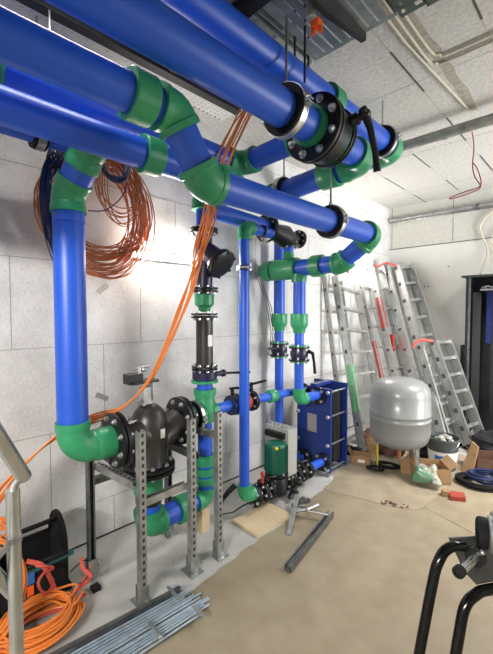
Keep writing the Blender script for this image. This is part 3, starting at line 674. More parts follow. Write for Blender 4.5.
# ------------------------------------------------------------------ cable trays and ceiling services
def tray(x0, x1, y0, y1, z, m, label, cols, slot=.30, edge=.035):
    """perforated tray: real slots between ribs"""
    t = thing('cable_tray', label, 'cable tray', ((x0+x1)/2, (y0+y1)/2, z)); g = G(); wd = (x1-x0)/cols
    for c in range(cols+1):
        xx = x0+c*wd; g.box((xx-wd*.40, y0, z), (xx+wd*.40, y1, z+.003)) if 0 < c < cols else g.box((xx-(.002 if c else 0), y0, z), (xx+(.002 if not c else 0), y1, z+.003))
    y = y1-.022-int((y1-y0)/slot)*slot; k = 0
    while y < y1:
        g.box((x0, y, z+.0002), (x1, min(y1, y+.022), z+.0032)); y += slot; k += 1
    put('tray_floor', g, m, t)
    put('side_rail', G().box((x0-.002, y0, z), (x0, y1, z+edge+.02)), m, t); put('side_rail', G().box((x1, y0, z), (x1+.002, y1, z+edge+.02)), m, t)
    return t
tray(-1.78, -1.30, -0.6, 1.86, 3.06, 'tray_metal', 'perforated steel cable tray above the uppermost blue pipe', 9)
tray(-1.27, -.80, -0.6, 1.86, 3.06, 'tray_metal', 'perforated steel cable tray to the right, ending over the bare ceiling', 9)
tray(-.78, -.67, -0.6, 1.88, 3.05, 'tray_green', 'narrow greenish perforated cable tray beside the solid cover plate', 2, .05)
solo('tray_cover', G().box((-.665, -0.6, 3.05), (-.35, 1.9, 3.054)).box((-.665, -0.6, 3.05), (-.66, 1.9, 3.09)).box((-.665, 1.896, 3.05), (-.35, 1.9, 3.08)), 'tray_green', 'solid dark tray cover plate at the top beside the greenish tray', 'cover plate')
tray(-2.26, -2.08, .3, 2.0, 3.12, 'tray_white', 'white perforated strip tray near the left wall under the ceiling', 5, .04, .02)
solo('steel_beam', G().box((-1.95, .2, 3.0), (-1.89, 1.86, 3.05)), 'dark_beam', 'dark steel channel beam running beside the white perforated tray', 'beam')
solo('tray_bracket', G().box((-1.85, 1.24, 2.985), (-.34, 1.29, 3.05)), 'dark_beam', 'dark cross bracket carrying the cable trays', 'bracket')
solo('steel_beam', G().prism([(-.985, 1.2, 3.055), (-.985, 1.2, 2.96), (-.985, 1.50, 2.96), (-.985, 1.86, 3.02), (-.985, 1.86, 3.055)], (.028, 0, 0)), 'dark_beam', 'dark tapered bracket arm below the trays, pointing at the ceiling boards', 'bracket')
t = thing('orange_lug', 'orange plastic clip hanging below the cable tray', 'clip', (-1.02, 1.5, 2.9))
put('clip', G().box((-1.045, 1.485, 2.935), (-1.005, 1.525, 2.965)).cyl((-1.04, 1.50, 2.935), (-1.04, 1.50, 2.905), .009).cyl((-1.01, 1.515, 2.94), (-1.01, 1.515, 2.91), .009), 'orange_plastic', t)
put('clip_body', G().cyl((-1.03, 1.47, 2.96), (-1.03, 1.47, 3.05), .022), 'box_grey', t)
for i, (x, y) in enumerate(((-1.24, 1.62), (-1.16, 1.60), (-1.28, 1.80))):
    solo('threaded_rod', G().cyl((x, y, 2.78 if i < 2 else 2.97), (x, y, 3.2), .006, n=8), 'dark_beam', ['thin dark threaded rod hanging from the tray, first left of the orange clip', 'thin dark threaded rod hanging from the tray just beside the orange clip', 'short dark threaded rod at the tray end above the green sleeve'][i], 'rod')
solo('threaded_rod', G().cyl((-1.90, .62, 2.71), (-1.90, .62, ZC), .005, n=8), 'zinc', 'pale threaded rod at the upper left between two overhead pipes', 'rod')
# services under the ceiling
t = thing('steel_conduit', 'thick galvanised pipe crossing below the ceiling at the right', 'conduit', (-.7, 3.45, 3.1))
put('pipe', G().cyl((-1.9, 3.42, 3.10), (2.9, 3.48, 3.10), .042), 'galv', t)
for x in (-1.05, -.6): put('band', G().ring((x, 3.44, 3.10), (1, 0, 0), .046, .041, .03), 'galv', t)
solo('steel_conduit', G().cyl((-2.52, Y1-.07, 3.02), (2.9, Y1-.07, 3.0), .026), 'galv', 'upper of two slim conduits along the top of the back wall', 'conduit')
solo('steel_conduit', G().cyl((-2.52, Y1-.04, 2.985), (2.9, Y1-.04, 2.965), .014), 'steel_tube', 'lower bright slim conduit along the top of the back wall', 'conduit')
solo('conduit_clip', G().ring((-1.32, Y1-.065, 3.005), (1, 0, 0), .045, .03, .03).box((-1.335, Y1-.04, 3.0), (-1.305, Y1-.012, 3.06)), 'galv_dark', 'dark clip around the two conduits on the back wall', 'clip')
for i, (x, yb) in enumerate(((-.885, 2.52), (-.845, 2.46))):
    yb2 = 2.64-i*.07
    solo('ceiling_conduit', G().tube(smooth([(x, 1.0, ZC-.012), (x, 1.9, ZC-.012), (x, yb2-.12, ZC-.012), (x+.03, yb2-.03, ZC-.012), (x+.10, yb2, ZC-.012), (-.2, yb2, ZC-.012), (2.0, yb2, ZC-.012)], 5), .008, 8), 'beige_cable', ['outer of the two white ceiling conduits that bend to the right', 'inner of the two white ceiling conduits that bend to the right'][i], 'conduit')
solo('ceiling_conduit', G().tube([(-.93, 1.0, ZC-.012), (-.925, 2.3, ZC-.012), (-.86, 3.4, ZC-.012)], .0075, 8), 'beige_cable', 'straight white ceiling conduit running to the thick galvanised pipe', 'conduit')
solo('hanging_loop', G().tube(smooth([(-.85, 3.46, 3.06), (-.843, 3.5, 2.95), (-.85, 3.5, 2.80), (-.83, 3.5, 2.70), (-.79, 3.5, 2.61), (-.90, 3.5, 2.575), (-1.01, 3.5, 2.565), (-1.0, 3.5, 2.58), (-.90, 3.5, 2.60), (-.79, 3.5, 2.625), (-.81, 3.5, 2.75), (-.845, 3.5, 2.82)]), .0045, 6), 'red_paint', 'thin red cord looped down from the thick galvanised pipe', 'cord')
solo('wall_cable', G().tube(smooth([(-1.05, 5.76, 2.99), (-1.18, 5.76, 2.90), (-1.29, 5.76, 2.76), (-1.26, 5.76, 2.60), (-1.20, 5.76, 2.42), (-1.22, 5.72, 2.25), (-1.24, 5.6, 2.10)]), .013, 8), 'beige_cable', 'beige cable curving down the back wall to the black cabinet', 'cable')
solo('wall_cable', G().tube(smooth([(-1.0, 5.77, 2.78), (-1.12, 5.77, 2.64), (-1.15, 5.77, 2.50), (-1.08, 5.77, 2.38), (-.98, 5.77, 2.3)]), .008, 8), 'beige_cable', 'thin pale cable loop on the back wall right of the thicker beige cable', 'cable')

# ------------------------------------------------------------------ cabinet at the right
t = thing('equipment_cabinet', 'tall black equipment cabinet with an open front at the right edge', 'cabinet', (-.9, 5.55, 0))
cx0, cx1, cy0, cy1 = -1.34, -.35, 5.35, 5.76
put('side_panel', G().box((cx0, cy0, 0), (cx0+.03, cy1, 2.04)), 'cabinet_black', t)
put('side_panel', G().box((cx1, cy0, 0), (cx1+.03, cy1, 2.04)), 'cabinet_black', t)
put('top_panel', G().box((cx0-.05, cy0-.02, 2.04), (cx1+.05, cy1, 2.065)), 'cabinet_grey', t)
put('back_panel', G().box((cx0+.03, cy1-.02, 0), (cx1, cy1, 2.04)), 'cabinet_black', t)
put('front_post', G().box((cx0+.03, cy0, 0), (cx0+.05, cy0+.03, 2.04)), 'galv_dark', t)
put('glass_door', G().box((cx0+.06, cy0+.10, .1), (cx0+.15, cy0+.11, 1.85)), 'cabinet_grey', t)
put('blue_duct', G().box((cx0+.19, cy0+.20, 1.2), (cx0+.24, cy0+.25, 1.86)), 'hx_blue', t)
put('rack_post', G().box((cx0+.28, cy0+.04, 0), (cx0+.31, cy0+.08, 1.86)), 'cabinet_black', t)
put('copper_bar', G().box((cx0+.34, cy0+.25, 1.0), (cx0+.40, cy0+.27, 1.80)), 'copper', t)
g = G().box((cx0+.15, cy0+.03, 1.87), (cx1-.05, cy0+.22, 1.89))
for k in range(9): g.cyl((cx0+.17+k*.03, cy0+.06, 1.91+.006*(k % 3)), (cx0+.17+k*.03, cy0+.2, 1.91), .012, n=8)
put('cable_shelf', g, 'galv', t)
put('shelf', G().box((cx0+.31, cy0+.06, 1.30), (cx1-.02, cy0+.1, 1.32)).box((cx0+.31, cy0+.06, .9), (cx1-.02, cy0+.1, .92)), 'cabinet_grey', t)
solo('black_bracket', G().box((-1.40, 5.40, .82), (-1.345, 5.5, 1.17)), 'cabinet_black', 'small black box mounted on the left side of the cabinet', 'box')

# ------------------------------------------------------------------ ladders
def ladder(TL, TR, BL, BR, rungs, label, sw=.085, st=.028, m='alu', stripe=None, r0=.04, rd=.04, rope=None):
    TL, TR, BL, BR = V(TL), V(TR), V(BL), V(BR); t = thing('ladder', label, 'ladder', (BL+BR)/2, 'aluminium ladders leaning in the corner')
    side = (TR-TL).normalized(); nrm = side.cross((BL-TL)).normalized()
    lst = []
    for a, b in ((TL, BL), (TR, BR)):
        ax = (a-b).normalized(); s2 = (side-ax*side.dot(ax)).normalized()
        g = G().bar(b, a, s2, st, sw)
        nf = len(g.f); n3 = ax.cross(s2)
        for i in range(rungs):
            k = r0+(1-r0-.03)*i/(rungs-1); q = a.lerp(b, k)
            for e in (-1, 1): g.bar(q-ax*rd*.45+s2*e*(st/2+.0008), q+ax*rd*.45+s2*e*(st/2+.0008), n3, sw*.34, .0014)
        for e in (-1, 1): g.bar(b+s2*e*(st/2+.0004)+n3*sw*.3, a+s2*e*(st/2+.0004)+n3*sw*.3, n3, .004, .001)
        o = put('stile', g, m, t); lst.append((a, b, s2, o)); o.data.materials.append(MAT['joint'])
        for i, pl_ in enumerate(o.data.polygons):
            if i >= nf: pl_.material_index = 1
        put('foot', G().bar(b, b+ax*.05, s2, st*1.3, sw*1.1), 'rubber', o)
    for i in range(rungs):
        k = r0+(1-r0-.03)*i/(rungs-1); a = TL.lerp(BL, k); b = TR.lerp(BR, k)
        put('rung', G().bar(a, b, nrm, rd, rd*.62), m, t)
    if stripe:
        for (which, k0, k1, mm, off) in stripe:
            a, b, s2, o = lst[which]; ax = (b-a).normalized(); n2 = ax.cross(s2).normalized()
            face = n2 if n2.dot(V((1, -1, 0))) > 0 else -n2; sf = -s2 if s2.y > .3 else -s2
            p0, p1 = a.lerp(b, k0), a.lerp(b, k1)
            put('stripe', G().bar(p0+sf*(st/2+.002)+face*off, p1+sf*(st/2+.002)+face*off, s2, .002, sw*.4), mm, o)
            put('stripe', G().bar(p0+face*(sw/2+.002), p1+face*(sw/2+.002), s2, st*.8, .002), mm, o)
    return t
ladder((-2.50, 3.87, 2.03), (-2.50, 4.25, 2.0), (-2.24, 3.93, 0), (-2.26, 4.40, 0), 8, 'leftmost leaning ladder with narrow stiles, right behind the heat exchanger', .06, .022, 'alu_dull', r0=.08)
ladder((-2.47, 4.06, 2.05), (-2.47, 4.60, 1.97), (-1.93, 3.80, 0), (-1.98, 4.50, 0), 8, 'wide ladder with a green stripe on its left stile', .09, .03, stripe=[(0, .52, .78, 'green_tape', 0)], r0=.06, rd=.05)
ladder((-2.48, 4.72, 2.03), (-2.48, 4.98, 2.03), (-1.82, 4.42, 0), (-1.84, 4.80, 0), 8, 'ladder with red stripes on its stiles, second from the tank', .06, .024, stripe=[(0, .40, .75, 'red_paint', 0), (1, .45, .8, 'red_paint', 0)], r0=.05)
ladder((-2.45, 4.95, 2.30), (-2.46, 5.28, 2.36), (-1.70, 4.50, 0), (-1.70, 4.85, 0), 9, 'tall narrow ladder just left of the red strap in the corner', .10, .03, stripe=[(0, .22, .40, 'red_paint', 0)], r0=.07)
ladder((-2.40, 5.34, 2.30), (-2.36, 5.68, 2.34), (-1.46, 4.47, 0), (-1.43, 4.86, 0), 9, 'stacked ladder behind the widest one with the red strap around it', .13, .03, r0=.07)
ladder((-2.25, 5.36, 2.26), (-2.20, 5.71, 2.30), (-1.29, 4.49, 0), (-1.19, 4.92, 0), 10, 'tallest front ladder at the right, its top corner standing clear against the white wall', .14, .032, r0=.015, rd=.06)
ladder((-1.70, 4.75, 1.21), (-1.64, 5.05, 1.22), (-1.30, 4.68, 0), (-1.27, 5.02, 0), 6, 'folded inner half of the short ladder, behind the red knotted strap', .11, .03, r0=.04, rd=.05)
ladder((-1.573, 4.85, 1.24), (-1.505, 5.20, 1.23), (-1.129, 4.84, 0), (-1.075, 5.20, 0), 7, 'short ladder nearest the black cabinet', .12, .032, r0=.015, rd=.06)
solo('red_strap', G().tube(smooth([(-2.40, 4.78, 2.18), (-2.40, 4.90, 2.25), (-2.36, 5.03, 2.24), (-2.32, 5.14, 2.29), (-2.25, 5.20, 2.28), (-2.20, 5.26, 2.25)]), .014, 6), 'red_strap', 'red strap tied around the tall ladders near their tops', 'strap')
t = thing('red_bow', 'red knotted strap at the top of the short ladder', 'strap', (-1.9, 5.33, 1.2))
put('knot', G().tube(smooth([(-2.02, 5.22, 1.14), (-1.97, 5.25, 1.22), (-1.90, 5.30, 1.25), (-1.80, 5.38, 1.25), (-1.76, 5.42, 1.22)]), [.012]+[.028]*23+[.014], 8), 'red_strap', t) if False else put('knot', G().tube(smooth([(-1.71, 4.60, 1.17), (-1.68, 4.62, 1.23), (-1.62, 4.66, 1.265), (-1.57, 4.70, 1.255), (-1.53, 4.74, 1.25)]), .016, 8), 'red_strap', t)
solo('red_strap', G().tube(smooth([(-2.40, 4.02, 2.12), (-2.38, 4.1, 2.14), (-2.36, 4.2, 2.10)]), .02, 6), 'red_strap', 'red strap on top of the ladder seen just under the blue cross pipe', 'strap')
t = thing('red_block', 'red plastic ladder bracket halfway up the tall narrow ladder', 'bracket', (-2.05, 5.0, 1.2))
put('bracket', G().box((-2.11, 4.82, 1.14), (-2.05, 4.88, 1.30)).sphere((-2.06, 4.84, 1.12), .04), 'red_paint', t)

# ------------------------------------------------------------------ expansion tank
tx, ty, tr = -1.515, 3.76, .29
t = thing('expansion_tank', 'grey round bellied expansion tank standing on short legs before the ladders', 'tank', (tx, ty, 0))
put('vessel', G().lathe((tx, ty, .22), (0, 0, 1), [(0, .02), (.01, .12), (.03, .19), (.065, .245), (.11, .275), (.17, .288), (.30, tr), (.305, tr+.005), (.318, tr+.005), (.323, tr), (.353, tr), (.358, tr+.005), (.371, tr+.005), (.376, tr), (.55, .288), (.61, .278), (.655, .25), (.685, .205), (.705, .14), (.714, .07), (.716, .005)], 56), 'tank', t, 60)
for k, an in enumerate((-2.45, -.35, 1.4)):
    x, y = tx+.22*math.cos(an), ty+.22*math.sin(an)
    lg = put('leg', G().bar((x, y, 0), (x, y, .34), (math.cos(an), math.sin(an), 0), .006, .05).bar((x, y, 0), (x+.03*math.cos(an), y+.03*math.sin(an), .0), (0, 0, 1), .006, .05), 'galv', t)
    if k == 0: put('yellow_tape', G().bar((x, y, .03), (x, y, .24), (math.cos(an), math.sin(an), 0), .010, .062), 'yellow', lg)
put('connection_nozzle', G().cyl((tx, ty, .10), (tx, ty, .24), .018).lathe((tx, ty, .10), (0, 0, 1), [(0, .025), (.03, .025)], 6), 'copper', t)

# ------------------------------------------------------------------ clutter around the tank
bx, by = -1.20, 4.08
t = thing('bucket', 'dark plastic bucket with a white label and crumpled rim', 'bucket', (bx, by, 0))
put('pail', G().lathe((bx, by, .005), (0, 0, 1), [(0, .12), (.30, .15), (.30, .157), (.32, .157), (.32, .148), (.28, .142)], 32, False).lathe((bx, by, .005), (0, 0, 1), [(0, .12), (.01, .12)], 32), 'bucket', t)
put('label', G().lathe((bx, by, .09), (0, 0, 1), [(0, .1305), (.11, .1425)], 32, False), 'label_white', t)
put('printed_patch', G().bar((bx-.03, by-.135, .14), (bx+.055, by-.127, .14), (0, 0, 1), .05, .012), 'tag_blue', t)
g = G()
for i in range(14): g.sphere((bx+.10*math.cos(i*1.7)*random.random(), by+.10*math.sin(i*1.7)*random.random(), .30+random.random()*.02), .03, .025, .018, 8, 6)
put('contents', g, 'plate_grey', t)
put('bail_handle', G().tube([(bx-.155*math.cos(a), by-.02-.10*math.sin(a), .30-.10*math.sin(a)) for a in [k*math.pi/12 for k in range(13)]], .004, 6), 'zinc', t)
def open_box(p, ax, w_, d_, h, m, label, flaps=True, tag=None):
    p = V(p); u = V(ax).normalized(); v = V((-u.y, u.x, 0)); t = thing('cardboard_box', label, 'box', p)
    th = .006; g = G()
    g.bar(p+V((0, 0, .003)), p+V((0, 0, .006))+u*.0001, u, w_, d_) if False else g.prism([p+u*a*w_/2+v*b*d_/2+V((0, 0, .001)) for a, b in ((-1, -1), (1, -1), (1, 1), (-1, 1))], (0, 0, th))
    for s in (-1, 1):
        g.prism([p+u*s*w_/2-v*d_/2, p+u*s*(w_/2-th)-v*d_/2, p+u*s*(w_/2-th)+v*d_/2, p+u*s*w_/2+v*d_/2], (0, 0, h))
        g.prism([p+v*s*d_/2-u*w_/2, p+v*s*(d_/2-th)-u*w_/2, p+v*s*(d_/2-th)+u*w_/2, p+v*s*d_/2+u*w_/2], (0, 0, h))
    put('carton', g, m, t)
    if flaps:
        for s, o in ((-1, .5), (1, .9)):
            a = p+u*s*w_/2+V((0, 0, h)); dd = u*s*.07*o+V((0, 0, .05))
            put('flap', G().prism([a-v*d_/2, a+v*d_/2, a+v*d_/2+dd, a-v*d_/2+dd], u*-s*.004), m, t)
    if tag: put('shipping_label', G().bar(p-v*(d_/2+.001)+V((0, 0, h*.45))-u*.03, p-v*(d_/2+.001)+V((0, 0, h*.45))+u*.04, (0, 0, 1), h*.35, .002), 'label_white', t)
    return t
open_box((-1.21, 3.72, .004), (.80, .60, 0), .30, .26, .14, 'cardboard', 'open cardboard box in front of the bucket')
open_box((-1.86, 3.62, .0), (.90, .43, 0), .20, .15, .09, 'cardboard', 'small cardboard box with a white label left of the tank', True, True)
open_box((-.83, 4.35, .004), (.85, .52, 0), .34, .28, .15, 'cardboard_dark', 'dark open cardboard box at the right under the short ladder')
g = G()
def crumple(c, rx, ry, rz, seed, k=.3, n=18, m=12):
    gg = G().sphere((0, 0, 0), rx, ry, rz, n, m)
    for i, p in enumerate(gg.v):
        f = 1+k*noise.noise(V((p.x*14+seed, p.y*14, p.z*14))); gg.v[i] = V((p.x*f, p.y*f, max(p.z*f, -rz*.8)))+V(c)
    return gg
t = thing('plastic_bag', 'crumpled clear plastic bag with green contents in front of the cardboard box', 'bag', (-1.19, 3.54, .005))
put('bag_film', crumple((-1.155, 3.58, .095), .085, .08, .085, 3, 1.0), 'bag_plastic', t)
put('green_contents', crumple((-1.215, 3.535, .085), .085, .06, .075, 9, .6), 'bag_green', t)
solo('cardboard_piece', G().prism([(-1.46, 3.66, .004), (-1.36, 3.70, .004), (-1.36, 3.72, .16), (-1.42, 3.74, .17), (-1.47, 3.69, .10)], (.012, -.02, 0)), 'cardboard', 'small torn cardboard piece leaning in front of the tank leg', 'cardboard')
solo('cardboard_piece', G().prism([(-1.04, 4.10, .004), (-.93, 4.06, .004), (-.90, 4.16, .27), (-.96, 4.18, .31), (-1.01, 4.17, .14)], (.006, .006, 0)), 'cardboard', 'upright cardboard flap standing right of the bucket', 'cardboard')
solo('cardboard_piece', G().prism([(-.94, 5.08, .005), (-.70, 5.02, .005), (-.60, 5.0, .30), (-.85, 5.05, .42)], (.01, .01, 0)), 'cardboard', 'large tan cardboard sheet leaning behind the dark box at the right edge', 'cardboard')
solo('paper_sheet', G().prism([(-.78, 4.24, .17), (-.66, 4.28, .17), (-.64, 4.18, .20), (-.74, 4.14, .20)], (0, 0, .003)), 'label_white', 'white paper lying on the dark cardboard box at the right edge', 'paper')
coil('cable_coil', (-.84, 3.88, .035), (1, .1, 0), (-.1, 1, 0), .17, .12, 14, .25, 'rubber', 'black cable coil on the floor at the right in front of the dark box', .010)
coil('cable_coil', (-.79, 3.98, .075), (1, .1, .1), (-.1, 1, .1), .15, .10, 10, .25, 'blue_cable', 'dark blue cable coil heaped on the black coil at the right', .010)
coil('cable_coil', (-1.60, 3.68, .03), (1, .2, 0), (-.2, 1, 0), .11, .07, 6, .2, 'rubber', 'small black cable loop on the floor under the tank', .009)
coil('cable_coil', (-1.66, 3.53, .02), (1, .3, 0), (-.3, 1, 0), .08, .05, 4, .2, 'rubber', 'smallest black cable loop in front of the tank', .008)
t = thing('dark_sack', 'dark fabric sack slumped at the foot of the short ladder', 'sack', (-.85, 4.7, 0))
put('sack', crumple((-.88, 4.78, .12), .22, .16, .15, 5, .5), 'fabric_black', t)
t = thing('red_tool', 'small red tape tool lying on the hardboard beyond the torn edge', 'tool', (-.92, 3.47, .004))
put('body', G().prism([(-.93, 3.40, .005), (-.83, 3.46, .005), (-.87, 3.56, .005), (-.97, 3.50, .005)], (0, 0, .035)), 'red_iron', t)
put('roll', G().cyl((-.99, 3.47, .005), (-.99, 3.47, .05), .035), 'cardboard', t)
for i, (x, y, rx, rz) in enumerate(((-2.05, 3.75, .08, .06), (-1.95, 3.98, .09, .08), (-2.05, 4.15, .1, .1), (-1.72, 4.05, .12, .08), (-1.40, 4.25, .12, .1))):
    t = thing('debris_bag', ['crumpled dark cloth beside the heat exchanger foot', 'crumpled brown paper under the ladder with the green stripe', 'dark bundle behind the small cardboard box', 'dark brown bundle behind the tank legs', 'dark bundle between tank and bucket'][i], 'bundle', (x, y, 0))
    put('cloth', crumple((x, y, rz*.8), rx, rx*.8, rz, i*3+1, .7), ['fabric_black', 'cardboard', 'cardboard_dark', 'cardboard_dark', 'fabric_black'][i], t)

# ------------------------------------------------------------------ floor things
solo('wooden_board', G().prism([(-2.01, 1.88, .002), (-1.745, 1.875, .002), (-1.735, 2.26, .002), (-1.99, 2.27, .002)], (0, 0, .022)), 'wood', 'pale wooden board lying flat on the concrete before the slim pipe', 'board')
t = thing('channel_rail', 'grey steel channel rail lying open side up on the hardboard floor', 'rail', (-1.43, 2.1, .004))
put('channel', G().chan((-1.37, 1.75, .028), (-1.515, 2.47, .028), (0, 0, 1), .045, .042), 'galv_dark', t)
solo('steel_angle', G().bar((-1.405, 1.79, .012), (-1.55, 2.46, .012), (1, 0, 0), .022, .014), 'galv', 'thin steel bar lying along the left side of the channel rail', 'bar')
solo('steel_bar', G().bar((-1.80, 2.42, .09), (-1.60, 2.05, .012), (0, 0, 1), .008, .035), 'galv', 'flat steel bar slanting from the floor valves onto the concrete', 'bar')
solo('steel_bar', G().cyl((-1.72, 2.30, .06), (-1.50, 2.40, .055), .010, n=10), 'galv', 'short steel rod pointing at the channel rail', 'rod')
solo('steel_bar', G().cyl((-1.74, 2.28, .03), (-1.60, 2.36, .09), .012, n=10).cyl((-1.62, 2.30, .09), (-1.60, 2.42, .09), .010, n=8), 'zinc', 'small silver tee tool on the pile before the pump', 'tool')
for i in range(5):
    x, y = -1.80+random.uniform(-.06, .06), 2.38+random.uniform(-.12, .08)
    solo('pipe_bracket', G().bar((x, y, .02+i*.008), (x+random.uniform(-.08, .08), y+random.uniform(.05, .1), .03+i*.008), (0, 0, 1), .012, .03), 'galv_dark', 'small loose steel bracket in the heap before the pump', 'bracket', 'loose brackets before the pump')
# threaded rods
rnd = random.Random(3); N = 26
for i in range(N):
    k = i/(N-1); xf = -1.70+.22*k; xn = -1.80+.26*k
    zz = .012+(.012 if i % 2 == 1 else 0)+(.012 if 12 < i < 17 else 0)
    y1 = 1.24+rnd.uniform(-.07, .05)-.03*k; y0 = .25
    solo('threaded_rod', G().cyl((xn+rnd.uniform(-.006, .006), y0, zz), (xf+rnd.uniform(-.006, .006), y1, zz), .0048, n=8), 'rod_steel' if i % 6 else 'galv_dark', ('long bluish threaded steel rod lying in the pile on the floor' if i % 6 else 'dull grey threaded rod among the bluish ones in the floor pile'), 'rod', 'threaded rods piled on the floor')
for i, (y, x0, x1) in enumerate(((1.13, -1.74, -1.62), (.93, -1.60, -1.48), (1.15, -1.53, -1.43))):
    solo('rod_tie', G().bar((x0, y, .052), (x1, y-.01, .052), (0, 1, 0), .018, .008), 'zinc', ['flat metal tie across the back of the rod pile', 'flat metal tie across the front of the rod pile', 'flat metal tie at the right rod ends'][i], 'tie')
g = G()
for k in (0, 1): g.bar((-1.795+.008*k, .3, .02+.03*k), (-1.70+.008*k, 1.18, .02+.03*k), (0, 0, 1), .03 if k == 0 else .004, .022)
solo('dark_rail', g, 'galv_dark', 'dark steel rail along the left side of the rod pile', 'rail')

# ------------------------------------------------------------------ tool bag
t = thing('tool_bag', 'open black tool bag with teal trim and arched end, on the floor by the wall', 'tool bag', (-2.30, .55, 0))
def arch(y, h, x0=-2.45, x1=-2.21, dy=.03, lean=.0):
    p = [(x0, y, .03)]+[((x0+x1)/2-(x1-x0)/2*math.cos(a)*1.05, y+lean, h*.55+h*.45*math.sin(a)) for a in [k*math.pi/14 for k in range(15)]]+[(x1, y, .03)]
    return p, dy
def rim(y, h, x0=-2.45, x1=-2.21):
    return [(x0, y, .2)]+[((x0+x1)/2-(x1-x0)/2*math.cos(a)*1.05, y, h*.55+h*.45*math.sin(a)) for a in [k*math.pi/14 for k in range(15)]]+[(x1, y, .2)]
for y in (.74, .34):
    p, dy = arch(y, .40); ep = put('end_panel', G().prism(p, (0, .012, 0)), 'fabric_black', t)
    put('piping', G().tube(rim(y+.006, .40), .016, 8), 'rubber', ep)
put('side_panel', G().prism([(-2.20, .36, .03), (-2.20, .75, .03), (-2.19, .75, .24), (-2.19, .36, .24)], (.02, 0, 0)), 'fabric_black', t)
put('side_panel', G().prism([(-2.46, .36, .03), (-2.46, .75, .03), (-2.46, .75, .26), (-2.46, .36, .26)], (.02, 0, 0)), 'fabric_black', t)
put('base', G().box((-2.46, .33, .0), (-2.18, .77, .035)), 'rubber', t)
put('teal_trim', G().prism([(-2.177, .35, .195), (-2.177, .78, .205), (-2.177, .78, .235), (-2.177, .35, .23)], (.006, 0, 0)), 'teal', t)
put('handle', G().cyl((-2.33, .30, .355), (-2.33, .76, .37), .014), 'black_plastic', t)
put('pocket', G().box((-2.175, .42, .05), (-2.145, .54, .19)), 'fabric_black', t); put('pocket', G().box((-2.175, .57, .05), (-2.14, .72, .18)), 'fabric_black', t)
put('blue_tag', G().box((-2.14, .53, .17), (-2.132, .565, .225)), 'tag_blue', t)
put('orange_tag', G().box((-2.138, .53, .11), (-2.130, .56, .16)), 'orange_plastic', t)
put('clip', G().box((-2.15, .47, .09), (-2.138, .54, .108)), 'zinc', t)
def strap_geo(pts, wd, th=.006):
    P = smooth(pts, 5); g = G()
    for a, b in zip(P[:-1], P[1:]): g.bar(a-(b-a)*.15, b+(b-a)*.15, (0, .3, 1), wd, th)
    return g
solo('red_strap', strap_geo([(-2.17, .54, .28), (-2.13, .60, .25), (-2.11, .63, .18), (-2.09, .65, .11), (-2.10, .68, .06), (-2.07, .74, .05), (-2.08, .80, .09), (-2.12, .86, .12)], .022), 'red_strap', 'coral red strap looping over the front of the black tool bag', 'strap')
solo('red_strap', strap_geo([(-2.12, .80, .20), (-2.09, .80, .15), (-2.06, .83, .10), (-2.05, .77, .08), (-2.06, .68, .06)], .020), 'red_strap', 'coral red strap hanging at the arched end of the tool bag', 'strap')
solo('red_strap', strap_geo([(-2.06, .80, .02), (-2.04, .70, .02), (-2.06, .58, .03), (-2.08, .46, .04), (-2.12, .36, .04)], .022), 'red_strap', 'coral red strap lying on the floor in front of the tool bag', 'strap')
solo('red_strap', G().tube(smooth([(-2.12, .62, .22), (-2.09, .57, .19), (-2.08, .60, .12), (-2.11, .65, .14), (-2.12, .62, .20), (-2.08, .64, .24), (-2.13, .57, .26)]), .007, 7), 'red_strap', 'knotted coral red rope on the tool bag pocket', 'rope')
solo('strap_buckle', G().box((-2.10, .84, .0), (-2.05, .885, .022)), 'rubber', 'small black buckle on the concrete at the end of the red strap', 'buckle')
solo('loose_wire', G().tube(smooth([(-2.18, .76, .10), (-2.2, .84, .12), (-2.25, .93, .05), (-2.26, .96, .004)]), .003, 6), 'rubber', 'thin black wire from the tool bag to the frame foot', 'wire')

# ------------------------------------------------------------------ railing at the left edge
t = thing('stair_railing', 'shiny steel tube railing with a sloping handrail at the left edge', 'railing', (-1.355, .302, 0))
post = V((-1.355, .302, 0))
put('post', G().cyl(post, post+V((0, 0, 1.03)), .021, n=24), 'steel_tube', t)
h0, h1 = V((-1.343, .332, 1.066)), V((-1.196, .20, 1.335))
put('handrail', G().cyl(h0, h1, .0225, n=24), 'steel_tube', t)
put('end_cap', G().lathe(h0, h0-h1, [(0, .0225), (.004, .020), (.005, .010)], 20), 'galv', t)
put('saddle', G().tube([(-1.355, .302, 1.02), (-1.353, .308, 1.045), (-1.348, .318, 1.06)], [.015, .012, .012], 12), 'galv', t)
put('middle_rail', G().cyl((-1.425, .31, .645), (-1.27, .17, .945), .0215, n=24), 'steel_tube', t)
put('rail_joint', G().ring((-1.355, .302, .868), (0, 0, 1), .023, .019, .02).cyl((-1.355, .302, .868), (-1.33, .25, .84), .010), 'galv', t)

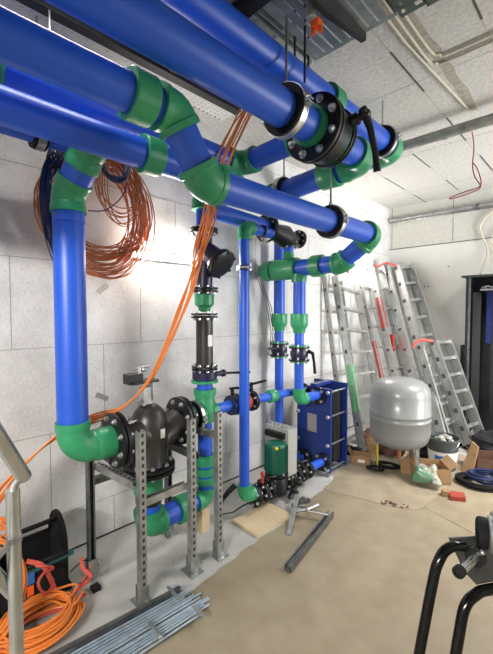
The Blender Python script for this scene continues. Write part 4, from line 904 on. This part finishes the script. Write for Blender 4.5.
# ------------------------------------------------------------------ stand at the right edge
t = thing('pipe_roller_stand', 'black tubular stand holding a grey plate with a cylindrical drum at the right edge', 'stand', (-.28, 1.35, 0))
lp = smooth([(-.455, 1.12, 0.014), (-.430, 1.19, .42), (-.412, 1.225, .62), (-.396, 1.25, .765), (-.388, 1.262, .805), (-.378, 1.285, .832), (-.360, 1.318, .843), (-.34, 1.35, .835)], 6)
put('leg', G().tube(lp, .0165, 16), 'black_paint', t)
lp = smooth([(-.342, 1.18, 0.014), (-.332, 1.23, .45), (-.322, 1.262, .62), (-.314, 1.285, .685), (-.295, 1.32, .712), (-.262, 1.38, .716), (-.10, 1.62, .71)], 6)
put('leg', G().tube(lp, .0165, 16), 'black_paint', t)
put('leg', G().tube(smooth([(-.05, 1.95, 0.014), (-.06, 1.85, .4), (-.08, 1.75, .66), (-.1, 1.64, .72)]), .0175, 14), 'black_paint', t)
pl = [(-.381, 1.34, .851), (-.318, 1.44, .840), (-.20, 1.62, .838), (-.20, 1.60, .69), (-.265, 1.48, .690), (-.311, 1.405, .690), (-.339, 1.374, .735)]
put('mounting_plate', G().prism(pl, (-.004, .003, 0)), 'galv_dark', t)
a, b = V((-.317, 1.215, .830)), V((-.308, 1.372, .806))
put('roller_tube', G().lathe(a, b-a, [(0, .014), (.15, .014)], 24, False).lathe(a+(b-a)*.03, b-a, [(0, .013), (.001, .001)], 20), 'steel_tube', t)
put('black_end', G().lathe(a-(b-a).normalized()*.008, b-a, [(0, .012), (0, .0175), (.02, .0175), (.024, .014)], 24, False).lathe(a, b-a, [(0, .013), (.001, .001)], 20), 'rubber', t)
put('collar', G().lathe(b-(b-a).normalized()*.012, b-a, [(0, .014), (0, .030), (.012, .032), (.02, .02)], 28, False), 'black_plastic', t)
put('set_screw', G().cyl((-.30, 1.36, .825), (-.285, 1.352, .838), .005).sphere((-.285, 1.35, .840), .008), 'zinc', t)
t.location += V((.010, .009, -.014)); c0 = V((-.305, 1.420, .868)); dx = V((.94, .34, 0)).normalized()
put('rubber_ring', G().lathe(c0-dx*.012, dx, [(0, .040), (0, .046), (.006, .051), (.024, .051), (.028, .048)], 36).lathe(c0-dx*.012, dx, [(0, .044), (.001, .001)], 20), 'rubber', t)
put('drum', G().lathe(c0+dx*.018, dx, [(0, .048), (.004, .056), (.012, .060), (.014, .072), (.20, .085)], 40), 'alu', t)
